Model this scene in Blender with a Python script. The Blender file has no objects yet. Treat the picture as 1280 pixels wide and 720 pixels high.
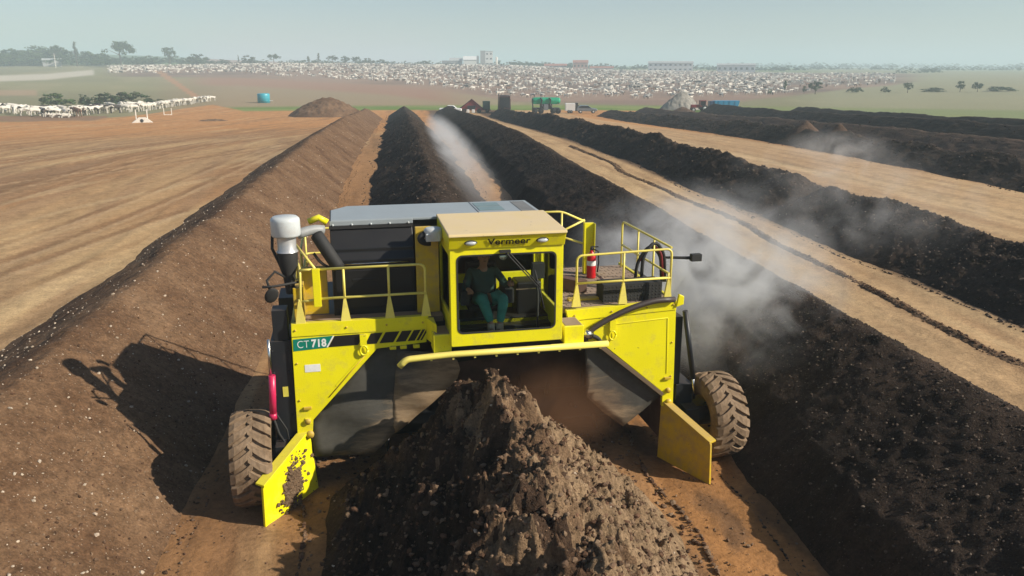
HAZE, STEAM, SKYDUST, SKYS, SUN, EXPO = .0008, True, 1.1, .075, 5.2, .40
import bpy, bmesh, math, random
import numpy as np
from mathutils import Vector, Matrix
R = math.radians
rnd = random.Random(7)
rs = np.random.RandomState(11)
sc = bpy.context.scene
COL = sc.collection

# ------------------------------------------------------------------ helpers
def link(o, parent=None):
    COL.objects.link(o)
    if parent is not None:
        o.parent = parent
    return o

def tag(o, label=None, cat=None, group=None, kind=None):
    for k, v in (('label', label), ('category', cat), ('group', group), ('kind', kind)):
        if v:
            o[k] = v
    return o

def empty(name, loc=(0, 0, 0), rz=0.0, label=None, cat=None, group=None):
    o = bpy.data.objects.new(name, None)
    o.location = loc
    o.rotation_euler = (0, 0, rz)
    o.empty_display_size = .3
    link(o)
    return tag(o, label, cat, group)

def children(o):
    return [c for c in bpy.data.objects if c.parent == o]

def copy_tree(o, parent=None):
    kids = list(o.children)
    c = o.copy()
    COL.objects.link(c)
    c.parent = parent
    for ch in kids:
        copy_tree(ch, c)
    return c

def mesh_np(name, V, Fq, mats, midx=None, smooth=True):
    """mesh from numpy verts and a list of face arrays (each n x k)"""
    me = bpy.data.meshes.new(name)
    if not isinstance(Fq, list):
        Fq = [Fq]
    nl = sum(f.size for f in Fq)
    nf = sum(len(f) for f in Fq)
    me.vertices.add(len(V))
    me.vertices.foreach_set('co', np.asarray(V, dtype=np.float32).ravel())
    me.loops.add(nl)
    me.loops.foreach_set('vertex_index', np.concatenate([f.ravel() for f in Fq]).astype(np.int32))
    me.polygons.add(nf)
    tot = np.concatenate([np.full(len(f), f.shape[1]) for f in Fq])
    st = np.concatenate([[0], np.cumsum(tot)[:-1]])
    me.polygons.foreach_set('loop_start', st.astype(np.int32))
    me.polygons.foreach_set('loop_total', tot.astype(np.int32))
    if midx is not None:
        me.polygons.foreach_set('material_index', np.asarray(midx, dtype=np.int32))
    sm = np.ones(nf, dtype=bool) if smooth is True else (np.zeros(nf, dtype=bool) if smooth is False else smooth)
    me.polygons.foreach_set('use_smooth', sm)
    for m in mats:
        me.materials.append(m)
    me.update(calc_edges=True)
    me.validate()
    return me

class MB:
    """collects simple shapes into one mesh"""
    def __init__(s):
        s.v, s.f, s.sm, s.mi = [], [], [], []
    def add(s, vs, fs, smooth=False, mi=0):
        b = len(s.v)
        s.v += [tuple(p) for p in vs]
        s.f += [tuple(i + b for i in f) for f in fs]
        s.sm += [smooth] * len(fs)
        s.mi += [mi] * len(fs)
        return s
    def box(s, x0, x1, y0, y1, z0, z1, mi=0, M=None):
        vs = [Vector(p) for p in ((x0, y0, z0), (x1, y0, z0), (x1, y1, z0), (x0, y1, z0), (x0, y0, z1), (x1, y0, z1), (x1, y1, z1), (x0, y1, z1))]
        if M is not None:
            vs = [M @ p for p in vs]
        return s.add(vs, [(3, 2, 1, 0), (4, 5, 6, 7), (0, 1, 5, 4), (1, 2, 6, 5), (2, 3, 7, 6), (3, 0, 4, 7)], mi=mi)
    def prism(s, pts, a, b, axis='y', mi=0):
        """extrude a 2-D outline between a and b along an axis; pts are the two other coordinates in order"""
        def P(p, t):
            return {'y': (p[0], t, p[1]), 'x': (t, p[0], p[1]), 'z': (p[0], p[1], t)}[axis]
        n = len(pts)
        vs = [P(p, a) for p in pts] + [P(p, b) for p in pts]
        fs = [tuple(range(n)), tuple(range(2 * n - 1, n - 1, -1))] + [(i + n, (i + 1) % n + n, (i + 1) % n, i) for i in range(n)]
        return s.add(vs, fs, mi=mi)
    def holed(s, outer, inner, a, b, axis='y', mi=0):
        n = len(outer)
        def P(p, t):
            return {'y': (p[0], t, p[1]), 'x': (t, p[0], p[1]), 'z': (p[0], p[1], t)}[axis]
        vs = [P(p, a) for p in outer] + [P(p, a) for p in inner] + [P(p, b) for p in outer] + [P(p, b) for p in inner]
        fs = []
        for i in range(n):
            j = (i + 1) % n
            fs += [(i, j, n + j, n + i), (2 * n + j, 2 * n + i, 3 * n + i, 3 * n + j), (j, i, 2 * n + i, 2 * n + j), (n + i, n + j, 3 * n + j, 3 * n + i)]
        return s.add(vs, fs, mi=mi)
    def tube(s, pts, r, seg=8, mi=0, closed_ends=True):
        pts = [Vector(p) for p in pts]
        n = len(pts)
        rr = r if isinstance(r, (list, tuple)) else [r] * n
        vs, fs = [], []
        up = None
        for i, p in enumerate(pts):
            t = (pts[min(i + 1, n - 1)] - pts[max(i - 1, 0)]).normalized()
            if up is None:
                up = t.orthogonal().normalized()
            else:
                up = (up - t * up.dot(t)).normalized() if (up - t * up.dot(t)).length > 1e-4 else t.orthogonal().normalized()
            w = t.cross(up)
            for k in range(seg):
                a = 2 * math.pi * k / seg
                vs.append(p + (up * math.cos(a) + w * math.sin(a)) * rr[i])
        for i in range(n - 1):
            for k in range(seg):
                k2 = (k + 1) % seg
                fs.append((i * seg + k, i * seg + k2, (i + 1) * seg + k2, (i + 1) * seg + k))
        s.add(vs, fs, True, mi)
        if closed_ends:
            s.add([vs[k] for k in range(seg)], [tuple(range(seg - 1, -1, -1))], False, mi)
            s.add([vs[(n - 1) * seg + k] for k in range(seg)], [tuple(range(seg))], False, mi)
        return s
    def lathe(s, prof, c=(0, 0, 0), axis='z', seg=24, mi=0, smooth=True):
        """prof: list of (radius, height)"""
        vs, fs = [], []
        n = len(prof)
        for (r, h) in prof:
            for k in range(seg):
                a = 2 * math.pi * k / seg
                x, y = r * math.cos(a), r * math.sin(a)
                p = {'z': (x, y, h), 'x': (h, x, y), 'y': (y, h, x)}[axis]
                vs.append((c[0] + p[0], c[1] + p[1], c[2] + p[2]))
        for i in range(n - 1):
            for k in range(seg):
                k2 = (k + 1) % seg
                fs.append((i * seg + k, i * seg + k2, (i + 1) * seg + k2, (i + 1) * seg + k))
        return s.add(vs, fs, smooth, mi)
    def ball(s, c, r, seg=12, rings=8, mi=0):
        r3 = r if isinstance(r, (tuple, list)) else (r, r, r)
        vs, fs = [], []
        for i in range(rings + 1):
            t = math.pi * i / rings
            for k in range(seg):
                a = 2 * math.pi * k / seg
                vs.append((c[0] + r3[0] * math.sin(t) * math.cos(a), c[1] + r3[1] * math.sin(t) * math.sin(a), c[2] - r3[2] * math.cos(t)))
        for i in range(rings):
            for k in range(seg):
                k2 = (k + 1) % seg
                fs.append((i * seg + k, i * seg + k2, (i + 1) * seg + k2, (i + 1) * seg + k))
        return s.add(vs, fs, True, mi)
    def mesh(s, name, mats, fix=True):
        me = bpy.data.meshes.new(name)
        me.from_pydata(s.v, [], s.f)
        me.polygons.foreach_set('use_smooth', s.sm)
        me.polygons.foreach_set('material_index', s.mi)
        for m in (mats if isinstance(mats, (list, tuple)) else [mats]):
            me.materials.append(m)
        if fix:
            bm = bmesh.new(); bm.from_mesh(me)
            bmesh.ops.remove_doubles(bm, verts=bm.verts, dist=1e-5)
            bmesh.ops.recalc_face_normals(bm, faces=bm.faces)
            bm.to_mesh(me); bm.free()
        me.update()
        return me
    def build(s, name, mats, parent=None, bevel=0.0, fix=True):
        o = bpy.data.objects.new(name, s.mesh(name, mats, fix))
        link(o, parent)
        if bevel:
            b = o.modifiers.new('bevel', 'BEVEL')
            b.width = bevel; b.segments = 2; b.limit_method = 'ANGLE'; b.angle_limit = R(35)
            b.harden_normals = False
        return o

def rrect(x0, x1, z0, z1, r, n=5):
    pts = []
    for (cx, cz, a0) in ((x1 - r, z1 - r, 0), (x0 + r, z1 - r, 90), (x0 + r, z0 + r, 180), (x1 - r, z0 + r, 270)):
        for k in range(n + 1):
            a = R(a0 + 90 * k / n)
            pts.append((cx + r * math.cos(a), cz + r * math.sin(a)))
    return pts

def bez(p0, p1, p2, p3, n=12):
    p0, p1, p2, p3 = map(Vector, (p0, p1, p2, p3))
    return [p0 * (1 - t) ** 3 + p1 * 3 * t * (1 - t) ** 2 + p2 * 3 * t * t * (1 - t) + p3 * t ** 3 for t in [i / n for i in range(n + 1)]]

def fillet(pts, r=.12, n=5):
    """round the inner corners of a polyline"""
    pts = [Vector(p) for p in pts]
    out = [pts[0]]
    for i in range(1, len(pts) - 1):
        a, b, c = pts[i - 1], pts[i], pts[i + 1]
        d1, d2 = (a - b), (c - b)
        q = min(r, d1.length * .45, d2.length * .45)
        s, e = b + d1.normalized() * q, b + d2.normalized() * q
        for k in range(n + 1):
            t = k / n
            out.append(s * (1 - t) ** 2 + b * 2 * t * (1 - t) + e * t * t)
    return out + [pts[-1]]

# ------------------------------------------------------------------ noise
def _h(ix, iy, seed):
    h = (ix.astype(np.int64) * 374761393 + iy.astype(np.int64) * 668265263 + seed * 974711) & 0x7fffffff
    h = ((h ^ (h >> 13)) * 1274126177) & 0x7fffffff
    return ((h ^ (h >> 16)) & 0xffff) / 65535.0

def vnoise(x, y, seed=0):
    ix, iy = np.floor(x), np.floor(y)
    fx, fy = x - ix, y - iy
    fx = fx * fx * fx * (fx * (fx * 6 - 15) + 10)
    fy = fy * fy * fy * (fy * (fy * 6 - 15) + 10)
    a, b = _h(ix, iy, seed), _h(ix + 1, iy, seed)
    c, d = _h(ix, iy + 1, seed), _h(ix + 1, iy + 1, seed)
    return (a + (b - a) * fx) * (1 - fy) + (c + (d - c) * fx) * fy

def fbm(x, y, octs=4, seed=0, gain=.5):
    s, a, n = 0, 1.0, 0
    for o in range(octs):
        s = s + a * (vnoise(x * 2 ** o + 17.3 * o, y * 2 ** o - 9.1 * o, seed + o) - .5)
        n += a; a *= gain
    return s / n * 2          # about -1..1

def sstep(a, b, x):
    t = np.clip((x - a) / (b - a), 0, 1)
    return t * t * (3 - 2 * t)

# ------------------------------------------------------------------ materials
def nt(m):
    m.use_nodes = True
    t = m.node_tree
    t.nodes.clear()
    return t, t.nodes, t.links

def N(nodes, typ, **kw):
    n = nodes.new(typ)
    for k, v in kw.items():
        setattr(n, k, v)
    return n

def mixcol(t, fac, a, b, blend='MIX'):
    m = N(t.nodes, 'ShaderNodeMix', data_type='RGBA', blend_type=blend)
    for sock, v in ((m.inputs[0], fac), (m.inputs[6], a), (m.inputs[7], b)):
        if isinstance(v, bpy.types.NodeSocket):
            t.links.new(v, sock)
        elif isinstance(v, (tuple, list)):
            sock.default_value = tuple(v) + ((1,) if len(v) == 3 else ())
        else:
            sock.default_value = v
    return m.outputs[2]

def ramp(t, fac, stops):
    r = N(t.nodes, 'ShaderNodeValToRGB')
    e = r.color_ramp.elements
    while len(e) < len(stops):
        e.new(.5)
    for q, (p, c) in zip(e, stops):
        q.position = p
        q.color = (tuple(c) + (1,)) if isinstance(c, (tuple, list)) else (c, c, c, 1)
    t.links.new(fac, r.inputs[0])
    return r.outputs[0]

def noise(t, vec, scale, detail=4, rough=.55, dist=0.0):
    n = N(t.nodes, 'ShaderNodeTexNoise')
    n.inputs['Scale'].default_value = scale
    n.inputs['Detail'].default_value = detail
    n.inputs['Roughness'].default_value = rough
    n.inputs['Distortion'].default_value = dist
    if vec is not None:
        t.links.new(vec, n.inputs['Vector'])
    return n.outputs['Fac']

def principled(t, col, rough=.6, metal=0.0, bump=None, bstr=.3, bdist=.02, spec=None, coat=0.0):
    out = N(t.nodes, 'ShaderNodeOutputMaterial')
    p = N(t.nodes, 'ShaderNodeBsdfPrincipled')
    t.links.new(p.outputs[0], out.inputs[0])
    for k, v in (('Base Color', col), ('Roughness', rough), ('Metallic', metal)):
        if isinstance(v, bpy.types.NodeSocket):
            t.links.new(v, p.inputs[k])
        elif isinstance(v, (tuple, list)):
            p.inputs[k].default_value = tuple(v) + (1,)
        else:
            p.inputs[k].default_value = v
    if spec is not None:
        p.inputs['Specular IOR Level'].default_value = spec
    if coat:
        p.inputs['Coat Weight'].default_value = coat
        p.inputs['Coat Roughness'].default_value = .15
    if bump is not None:
        b = N(t.nodes, 'ShaderNodeBump')
        b.inputs['Strength'].default_value = bstr
        b.inputs['Distance'].default_value = bdist
        t.links.new(bump, b.inputs['Height'])
        t.links.new(b.outputs[0], p.inputs['Normal'])
    return p

def objco(t):
    return N(t.nodes, 'ShaderNodeTexCoord').outputs['Object']

def simple(name, col, rough=.6, metal=0.0, var=.12, scale=6.0, bump=0.0, spec=None, coat=0.0):
    m = bpy.data.materials.new(name)
    t, _, _ = nt(m)
    co = objco(t)
    f = noise(t, co, scale, 5)
    c = ramp(t, f, [(.3, tuple(x * (1 - var) for x in col)), (.7, tuple(min(1, x * (1 + var)) for x in col))])
    principled(t, c, rough, metal, f if bump else None, bump, .02, spec, coat)
    return m

def painted(name, col, dust=(.30, .21, .13), amount=.5, top=.55, rough=.38, chips=True):
    """machine paint: faint tonal drift, dust lying on upward faces, splashes and chips"""
    m = bpy.data.materials.new(name)
    t, nd, lk = nt(m)
    co = objco(t)
    big = noise(t, co, 1.3, 3)
    base = ramp(t, big, [(.3, tuple(x * .9 for x in col)), (.7, col)])
    fine = noise(t, co, 5, 8, .68)
    dm = ramp(t, fine, [(max(.05, .64 - amount * .25), 0.0), (.80, 1.0)])
    geo = N(nd, 'ShaderNodeNewGeometry')
    sep = N(nd, 'ShaderNodeSeparateXYZ'); lk.new(geo.outputs['Normal'], sep.inputs[0])
    up = N(nd, 'ShaderNodeMapRange'); up.inputs[1].default_value = .45; up.inputs[2].default_value = .95
    up.inputs[3].default_value = 0; up.inputs[4].default_value = top
    lk.new(sep.outputs[2], up.inputs[0])
    f2 = noise(t, co, 3, 6, .7)
    um = N(nd, 'ShaderNodeMath', operation='MULTIPLY'); lk.new(up.outputs[0], um.inputs[0])
    fr = ramp(t, f2, [(.25, .35), (.65, 1.0)]); lk.new(fr, um.inputs[1])
    sc1 = N(nd, 'ShaderNodeMath', operation='MULTIPLY'); lk.new(dm, sc1.inputs[0]); sc1.inputs[1].default_value = amount
    mx = N(nd, 'ShaderNodeMath', operation='MAXIMUM'); lk.new(um.outputs[0], mx.inputs[0]); lk.new(sc1.outputs[0], mx.inputs[1])
    c = mixcol(t, mx.outputs[0], base, dust)
    if chips:
        ch = ramp(t, noise(t, co, 14, 3, .5), [(.735, 0.0), (.75, 1.0)])
        c = mixcol(t, ch, c, (.09, .06, .04))
    ro = N(nd, 'ShaderNodeMapRange'); lk.new(mx.outputs[0], ro.inputs[0])
    ro.inputs[3].default_value = rough; ro.inputs[4].default_value = .9
    principled(t, c, ro.outputs[0], 0, fine, .06, .01)
    return m

def soil(name, c0, c1, c2, speck=None, bump=.6, scale=1.0, dist=.05):
    m = bpy.data.materials.new(name)
    t, nd, lk = nt(m)
    co = objco(t)
    a = noise(t, co, .55 * scale, 5, .6)
    b = noise(t, co, 7 * scale, 8, .7)
    c = noise(t, co, 26 * scale, 4, .65)
    col = ramp(t, a, [(.32, c0), (.5, c1), (.68, c2)])
    col = mixcol(t, 1.0, col, ramp(t, b, [(.3, .55), (.52, 1.0), (.75, 1.5)]), 'MULTIPLY')
    col = mixcol(t, .7, col, ramp(t, c, [(.33, .6), (.66, 1.35)]), 'MULTIPLY')
    if speck:
        vo = N(nd, 'ShaderNodeTexVoronoi'); vo.inputs['Scale'].default_value = 13 * scale
        lk.new(co, vo.inputs['Vector'])
        col = mixcol(t, ramp(t, vo.outputs['Distance'], [(.07, .8), (.14, 0.0)]), col, speck)
    h = N(nd, 'ShaderNodeMath', operation='ADD'); lk.new(b, h.inputs[0]); lk.new(c, h.inputs[1])
    principled(t, col, .95, 0, h.outputs[0], bump, dist, .15)
    return m

def island(name, cols, rough=.95):
    """clods and stones: each loose piece its own tone"""
    m = bpy.data.materials.new(name)
    t, nd, lk = nt(m)
    g = N(nd, 'ShaderNodeNewGeometry')
    n = len(cols)
    c = ramp(t, g.outputs['Random Per Island'], [(i / max(1, n - 1), q) for i, q in enumerate(cols)])
    f = noise(t, objco(t), 18, 5, .7)
    c = mixcol(t, .8, c, ramp(t, f, [(.3, .6), (.7, 1.3)]), 'MULTIPLY')
    principled(t, c, rough, 0, f, .5, .03, .15)
    return m

# ------------------------------------------------------------------ terrain
H = 6.5
PSI, TH = math.atan(140 / math.hypot(1000, 275)), math.atan(.275)
TR = np.array([170, 200, 300, 400, 500, 700, 900, 1500, 3000, 6000.])
TU = np.array([-250, 100, 400, 600, 800, 1000, 1300.])
TZ = np.array([
    [-2.5, -2.5, -2.0, -.6, 1.2, 5.5, 10, 27, 36, 36],
    [-2.5, -2.5, -2.0, -.6, 1.7, 7.0, 11, 28, 36, 36],
    [-2.5, -2.6, -2.4, -1.2, 1.2, 9.6, 10, 16, 26, 26],
    [-2.5, -2.6, -2.5, -.5, 3.0, 8.4, 8, 12, 20, 20],
    [-2.5, -2.6, -2.6, -1.6, -.4, 3.6, 5, 8, 14, 14],
    [-2.5, -2.5, -2.2, -1.4, -.5, 1.6, 3.5, 6, 9, 9],
    [-2.3, -2.3, -1.8, -1.0, -.2, 1.2, 3, 4, 7, 7]])

def uof(x, y):
    az = np.clip(np.arctan2(x, y) - PSI, -1.3, 1.3)
    return 640 + 1037 * np.tan(az)

def terr(x, y):
    x = np.asarray(x, dtype=float); y = np.asarray(y, dtype=float)
    r = np.hypot(x, y)
    u = np.clip(uof(x, y), TU[0], TU[-1])
    cols = np.array([np.interp(r, TR, z) for z in TZ])
    k = np.clip(np.searchsorted(TU, u) - 1, 0, len(TU) - 2)
    w = (u - TU[k]) / (TU[k + 1] - TU[k]); w = w * w * (3 - 2 * w)
    idx = np.arange(r.size).reshape(r.shape)
    cf = cols.reshape(len(TU), -1)
    far = (cf[k.ravel(), idx.ravel()] * (1 - w.ravel()) + cf[(k + 1).ravel(), idx.ravel()] * w.ravel()).reshape(r.shape)
    near = -2.5 * sstep(55, 170, r)
    z = np.where(r < 170, near, far)
    return z

def tz(x, y):
    return float(terr(np.array([x]), np.array([y]))[0])

def ray(u, v):
    a, b, c = u - 640, 360 - v, 1000.
    z = b * math.cos(TH) - c * math.sin(TH); f = c * math.cos(TH) + b * math.sin(TH)
    return np.array((a * math.cos(PSI) + f * math.sin(PSI), f * math.cos(PSI) - a * math.sin(PSI), z))

def spot(u, v):
    """where the ground lies along a sight line measured in the photograph"""
    d = ray(u, v); d = d / np.hypot(d[0], d[1])
    t = np.linspace(8, 3500, 14000)
    zz = H + t * d[2] - terr(t * d[0], t * d[1])
    i = np.argmax(zz < 0) if (zz < 0).any() else len(t) - 1
    return Vector((t[i] * d[0], t[i] * d[1], tz(t[i] * d[0], t[i] * d[1])))

def polar(u, r):
    az = math.atan((u - 640) / 1037) + PSI
    x, y = r * math.sin(az), r * math.cos(az)
    return Vector((x, y, tz(x, y)))

def ground_mesh():
    a0 = np.concatenate([np.arange(-180, -44, 4), np.arange(-44, 58, .2), np.arange(58, 180, 4)])
    az = np.radians(a0)
    r = [1.5]
    while r[-1] < 5600:
        r.append(r[-1] * (1.011 if r[-1] < 900 else 1.03) + .01)
    r = np.array(r)
    A, Rr = np.meshgrid(az, r)
    X, Y = Rr * np.sin(A), Rr * np.cos(A)
    Z = terr(X, Y)
    u = uof(X, Y)
    f_ = Rr * np.cos(np.arctan((u - 640) / 1037)); zc = Z - H
    V_ = 360 - 1000 * (f_ * math.sin(TH) + zc * math.cos(TH)) / np.maximum(f_ * math.cos(TH) - zc * math.sin(TH), .1)
    near = 1 - sstep(60, 160, Rr)
    # ruts and loose crumbs of the yard
    rut = fbm(X * 1.7 + fbm(X * .2, Y * .05, 2, 5) * 2, Y * .06, 3, 21)
    Z = Z + near * (.03 * rut + .02 * fbm(X * 1.1, Y * 1.1, 4, 31) + .018 * fbm(X * 5, Y * 3, 3, 41))
    Z = Z + sstep(250, 900, Rr) * .8 * fbm(X * .01, Y * .01, 3, 51)
    # ---- colours of the ground itself
    def C(*c):
        return np.array(c, dtype=float)
    col = np.zeros(X.shape + (3,))
    def put(mask, c):
        m = np.clip(mask, 0, 1)[..., None]
        col[:] = col * (1 - m) + C(*c) * m
    n1 = fbm(X * .02, Y * .02, 4, 61); n2 = fbm(X * .006, Y * .006, 4, 71); n3 = fbm(u * .02, V_ * .12, 3, 81)
    col[:] = C(.215, .20, .112)
    put(sstep(-.1, .5, n2) * .7, (.27, .25, .13))
    put(sstep(.05, .4, n3) * .55, (.3, .26, .15))
    # hills beyond
    hill = sstep(760, 900, Rr)
    put(hill, (.13, .2, .07)); put(hill * sstep(0, .4, n2), (.2, .2, .1)); put(hill * sstep(.1, .4, fbm(X * .003, Y * .003, 3, 91)) * .8, (.07, .11, .045))
    # grey green pasture in the middle
    mid = sstep(230, 300, u) * (1 - sstep(620, 700, u)) * (1 - sstep(430, 480, Rr))
    put(mid * .9, (.29, .24, .145))
    put(sstep(980, 1060, u) * .75, (.27, .26, .16))
    # trodden brown earth of the cattle pens
    low = np.interp(u, [120, 300, 480, 560, 640, 880, 1000, 1120, 1180], [520, 500, 400, 330, 240, 212, 300, 430, 560])
    pen = sstep(-25, 5, Rr - low) * (1 - sstep(730, 770, Rr)) * sstep(120, 170, u) * (1 - sstep(1110, 1170, u))
    put(pen, (.23, .155, .12)); put(pen * sstep(0, .4, n1) * .5, (.33, .22, .16)); put(pen * sstep(.1, .4, -n1) * .6, (.12, .09, .075))
    brown = sstep(225, 270, u) * (1 - sstep(520, 600, u)) * sstep(low - 130, low - 90, Rr) * (1 - pen)
    put(brown * .9, (.31, .165, .115)); put(sstep(170, 230, u) * (1 - sstep(560, 640, u)) * (Rr > 170) * (Rr < 480) * .35, (.32, .20, .13))
    # red dirt road up the slope, pale road on the left
    rd = np.interp(V_, [85, 122], [192, 243]); put((np.abs(u - rd) < 5) * (V_ < 122) * (V_ > 88) * .9, (.4, .22, .12))
    pr = np.interp(u, [-250, 0, 60, 110, 130], [104, 98, 96, 91, 90]); put((1 - sstep(2.0, 5, np.abs(V_ - pr))) * (u < 116), (.5, .45, .36))
    put((1 - sstep(2, 5, np.abs(V_ - 116))) * (u < 40) * .8, (.36, .25, .16))
    cb = (np.abs(V_ - 149) < 4) * (u < 125) * .8; put(cb, (.24, .13, .08))
    put((V_ > 152) * (Rr > 100) * (u < 60) * .5 * (V_ < 158), (.2, .24, .08))
    # bright grass strip past the yard
    gs = sstep(165, 172, Rr) * (1 - sstep(198, 215, Rr)) * sstep(240, 300, u) * (1 - sstep(860, 1000, u) * .5)
    put(gs, (.13, .2, .045)); put(gs * sstep(0, .3, fbm(X * .05, Y * .12, 3, 101)) * .6, (.24, .26, .09))
    # the yard
    pu = [-300, 0, 60, 105, 130, 180, 262, 300, 860, 900, 1300]
    pvv = [154, 152.5, 152, 151, 147.5, 143, 131, 139.3, 139.3, 147, 156]
    padr = np.interp(u, pu, [np.hypot(*spot(a, b)[:2]) for a, b in zip(pu, pvv)])
    pad = 1 - sstep(-2.5, 2.5, Rr - padr + 2.5 * fbm(X * .15, Y * .15, 3, 111))
    pad = np.where(np.abs(a0)[None, :] > 75, 1 - sstep(90, 110, Rr), pad)
    put(pad, (.34, .188, .088)); put(pad * (X < -9) * (1 - sstep(28, 48, Rr)) * .8, (.45, .315, .165)); put(pad * (X < -8) * sstep(38, 55, Rr) * (1 - sstep(85, 105, Rr)) * .6, (.29, .17, .085))
    q12 = R(12.7); Xd = np.where(X < -8, X * math.cos(q12) - Y * math.sin(q12), X); Yd = np.where(X < -8, X * math.sin(q12) + Y * math.cos(q12), Y)
    sw = fbm(Xd * .30 + .5 * 1.4 * fbm(Xd * .05, Yd * .03, 3, 5), Yd * .028, 4, 121)
    sw2 = fbm(X * .8 + Y * .06, Y * .05, 3, 131)
    put(pad * sstep(.0, .5, sw) * .6, (.45, .305, .155))
    put(pad * sstep(.05, .6, -sw) * .45, (.24, .14, .068))
    put(pad * sstep(.1, .5, sw2) * (X < -9) * .6, (.30, .185, .10))
    put(pad * sstep(.2, .6, fbm(X * .12, Y * .04, 3, 141)) * .45, (.23, .145, .085))
    put(pad * sstep(80, 125, Rr) * .85, (.46, .225, .085))
    tk = fbm(Xd * .8 + 2.5 * fbm(Xd * .05, Yd * .03, 3, 7), Yd * .05, 4, 181)
    put(pad * sstep(.28, .5, tk) * .45, (.20, .12, .06)); put(pad * sstep(.28, .5, -tk) * .4, (.52, .38, .21))
    put(pad * sstep(11, 12.5, X) * (1 - sstep(15.6, 16.4, X)) * (.55 + .3 * sw), (.50, .36, .20))
    put(pad * sstep(21, 23, X) * (1 - sstep(33, 34, X)) * (.55 + .3 * sw), (.49, .35, .20))
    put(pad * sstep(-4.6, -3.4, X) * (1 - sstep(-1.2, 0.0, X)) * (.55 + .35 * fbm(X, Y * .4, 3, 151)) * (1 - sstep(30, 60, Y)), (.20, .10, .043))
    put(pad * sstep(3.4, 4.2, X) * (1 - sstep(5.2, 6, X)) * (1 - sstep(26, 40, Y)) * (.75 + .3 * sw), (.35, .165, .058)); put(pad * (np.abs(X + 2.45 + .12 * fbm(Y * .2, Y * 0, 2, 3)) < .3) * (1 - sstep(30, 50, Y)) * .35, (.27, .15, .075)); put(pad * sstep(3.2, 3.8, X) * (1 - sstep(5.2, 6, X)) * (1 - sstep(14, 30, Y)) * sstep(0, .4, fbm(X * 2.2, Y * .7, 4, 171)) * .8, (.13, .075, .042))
    bk = np.clip(.75 + .9 * fbm(X * .5, Y * .5, 3, 191), 0, 1)
    for c_, a_, w_, ph in ((-24, 3.0, .055, .3), (-31, 4.5, .04, 1.4), (-39, 3.0, .05, 2.2), (-16, 2.0, .06, 3.0), (-50, 6, .03, .9), (-28, 7, .035, 4.0)):
        ctr = c_ + a_ * np.sin(Yd * w_ + ph)
        for o_ in (-.95, .95):
            put(pad * (X < -10.2) * (1 - sstep(.16, .34, np.abs(Xd - ctr - o_))) * bk * .6, (.19, .10, .048))
            put(pad * (X < -10.2) * (1 - sstep(.1, .25, np.abs(Xd - ctr - o_ - .42))) * bk * .4, (.47, .33, .19))
    for c_ in (12.35, 13.55, 14.9, 15.7, 23.6, 25.2, 26.9, 28.5, 30.3, 31.6):
        ctr = c_ + .22 * fbm(Y * .06 + c_, Y * 0, 2, 8)
        put(pad * (1 - sstep(.14, .3, np.abs(X - ctr))) * bk * .55, (.25, .15, .08))
    dark = sstep(5.0, 6.3, X + .5 * fbm(X * 1.2, Y * .7, 3, 161)) * (1 - sstep(11.2, 11.9, X)) + sstep(15.4, 16.2, X) * (1 - sstep(21.2, 22, X))
    put(pad * dark * .85, (.05, .036, .028))
    nf = (len(r) - 1) * (len(az) - 1)
    i = np.arange(len(r) - 1)[:, None] * len(az) + np.arange(len(az) - 1)[None, :]
    F = np.stack([i, i + 1, i + 1 + len(az), i + len(az)], -1).reshape(-1, 4)
    V = np.stack([X, Y, Z], -1).reshape(-1, 3)
    wrap = np.arange(len(r) - 1) * len(az)
    Fw = np.stack([wrap + len(az) - 1, wrap, wrap + len(az), wrap + 2 * len(az) - 1], -1)
    m = bpy.data.materials.new('yard_and_fields')
    t, nd, lk = nt(m)
    at = N(nd, 'ShaderNodeAttribute', attribute_name='soil_tone')
    co = objco(t)
    f1 = noise(t, co, 2.2, 8, .7); f2 = noise(t, co, 11, 6, .7)
    mp = N(nd, 'ShaderNodeMapping'); mp.inputs['Scale'].default_value = (.8, .25, 1); lk.new(co, mp.inputs[0])
    f3 = noise(t, mp.outputs[0], 1.0, 5, .65, .6)
    c = mixcol(t, at.outputs['Alpha'], at.outputs['Color'], mixcol(t, 1.0, at.outputs['Color'], ramp(t, f3, [(.3, .80), (.5, 1.0), (.7, 1.12)]), 'MULTIPLY'))
    c = mixcol(t, .8, c, ramp(t, f1, [(.3, .72), (.7, 1.22)]), 'MULTIPLY')
    c = mixcol(t, .6, c, ramp(t, f2, [(.32, .6), (.5, 1.0), (.68, 1.25)]), 'MULTIPLY')
    h = N(nd, 'ShaderNodeMath', operation='ADD'); lk.new(f1, h.inputs[0]); lk.new(f2, h.inputs[1])
    principled(t, c, .95, 0, h.outputs[0], .5, .05, .12)
    me = mesh_np('ground', V, [F, Fw], [m])
    ca = me.color_attributes.new('soil_tone', 'FLOAT_COLOR', 'POINT')
    rgba = np.concatenate([np.clip(col, 0, 1), pad[..., None]], -1).reshape(-1, 4)
    ca.data.foreach_set('color', rgba.astype(np.float32).ravel())
    o = link(bpy.data.objects.new('ground', me))
    tag(o, 'tan and orange earth yard running out to green and brown fields', kind='structure')
    return o
ground_mesh()

# ------------------------------------------------------------------ loose pieces
def ico(sub=1):
    bm = bmesh.new(); bmesh.ops.create_icosphere(bm, subdivisions=sub, radius=1)
    V = np.array([v.co[:] for v in bm.verts]); F = np.array([[v.index for v in f.verts] for f in bm.faces]); bm.free()
    return V, F
ICO1, ICO2 = ico(1), ico(2)

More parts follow.
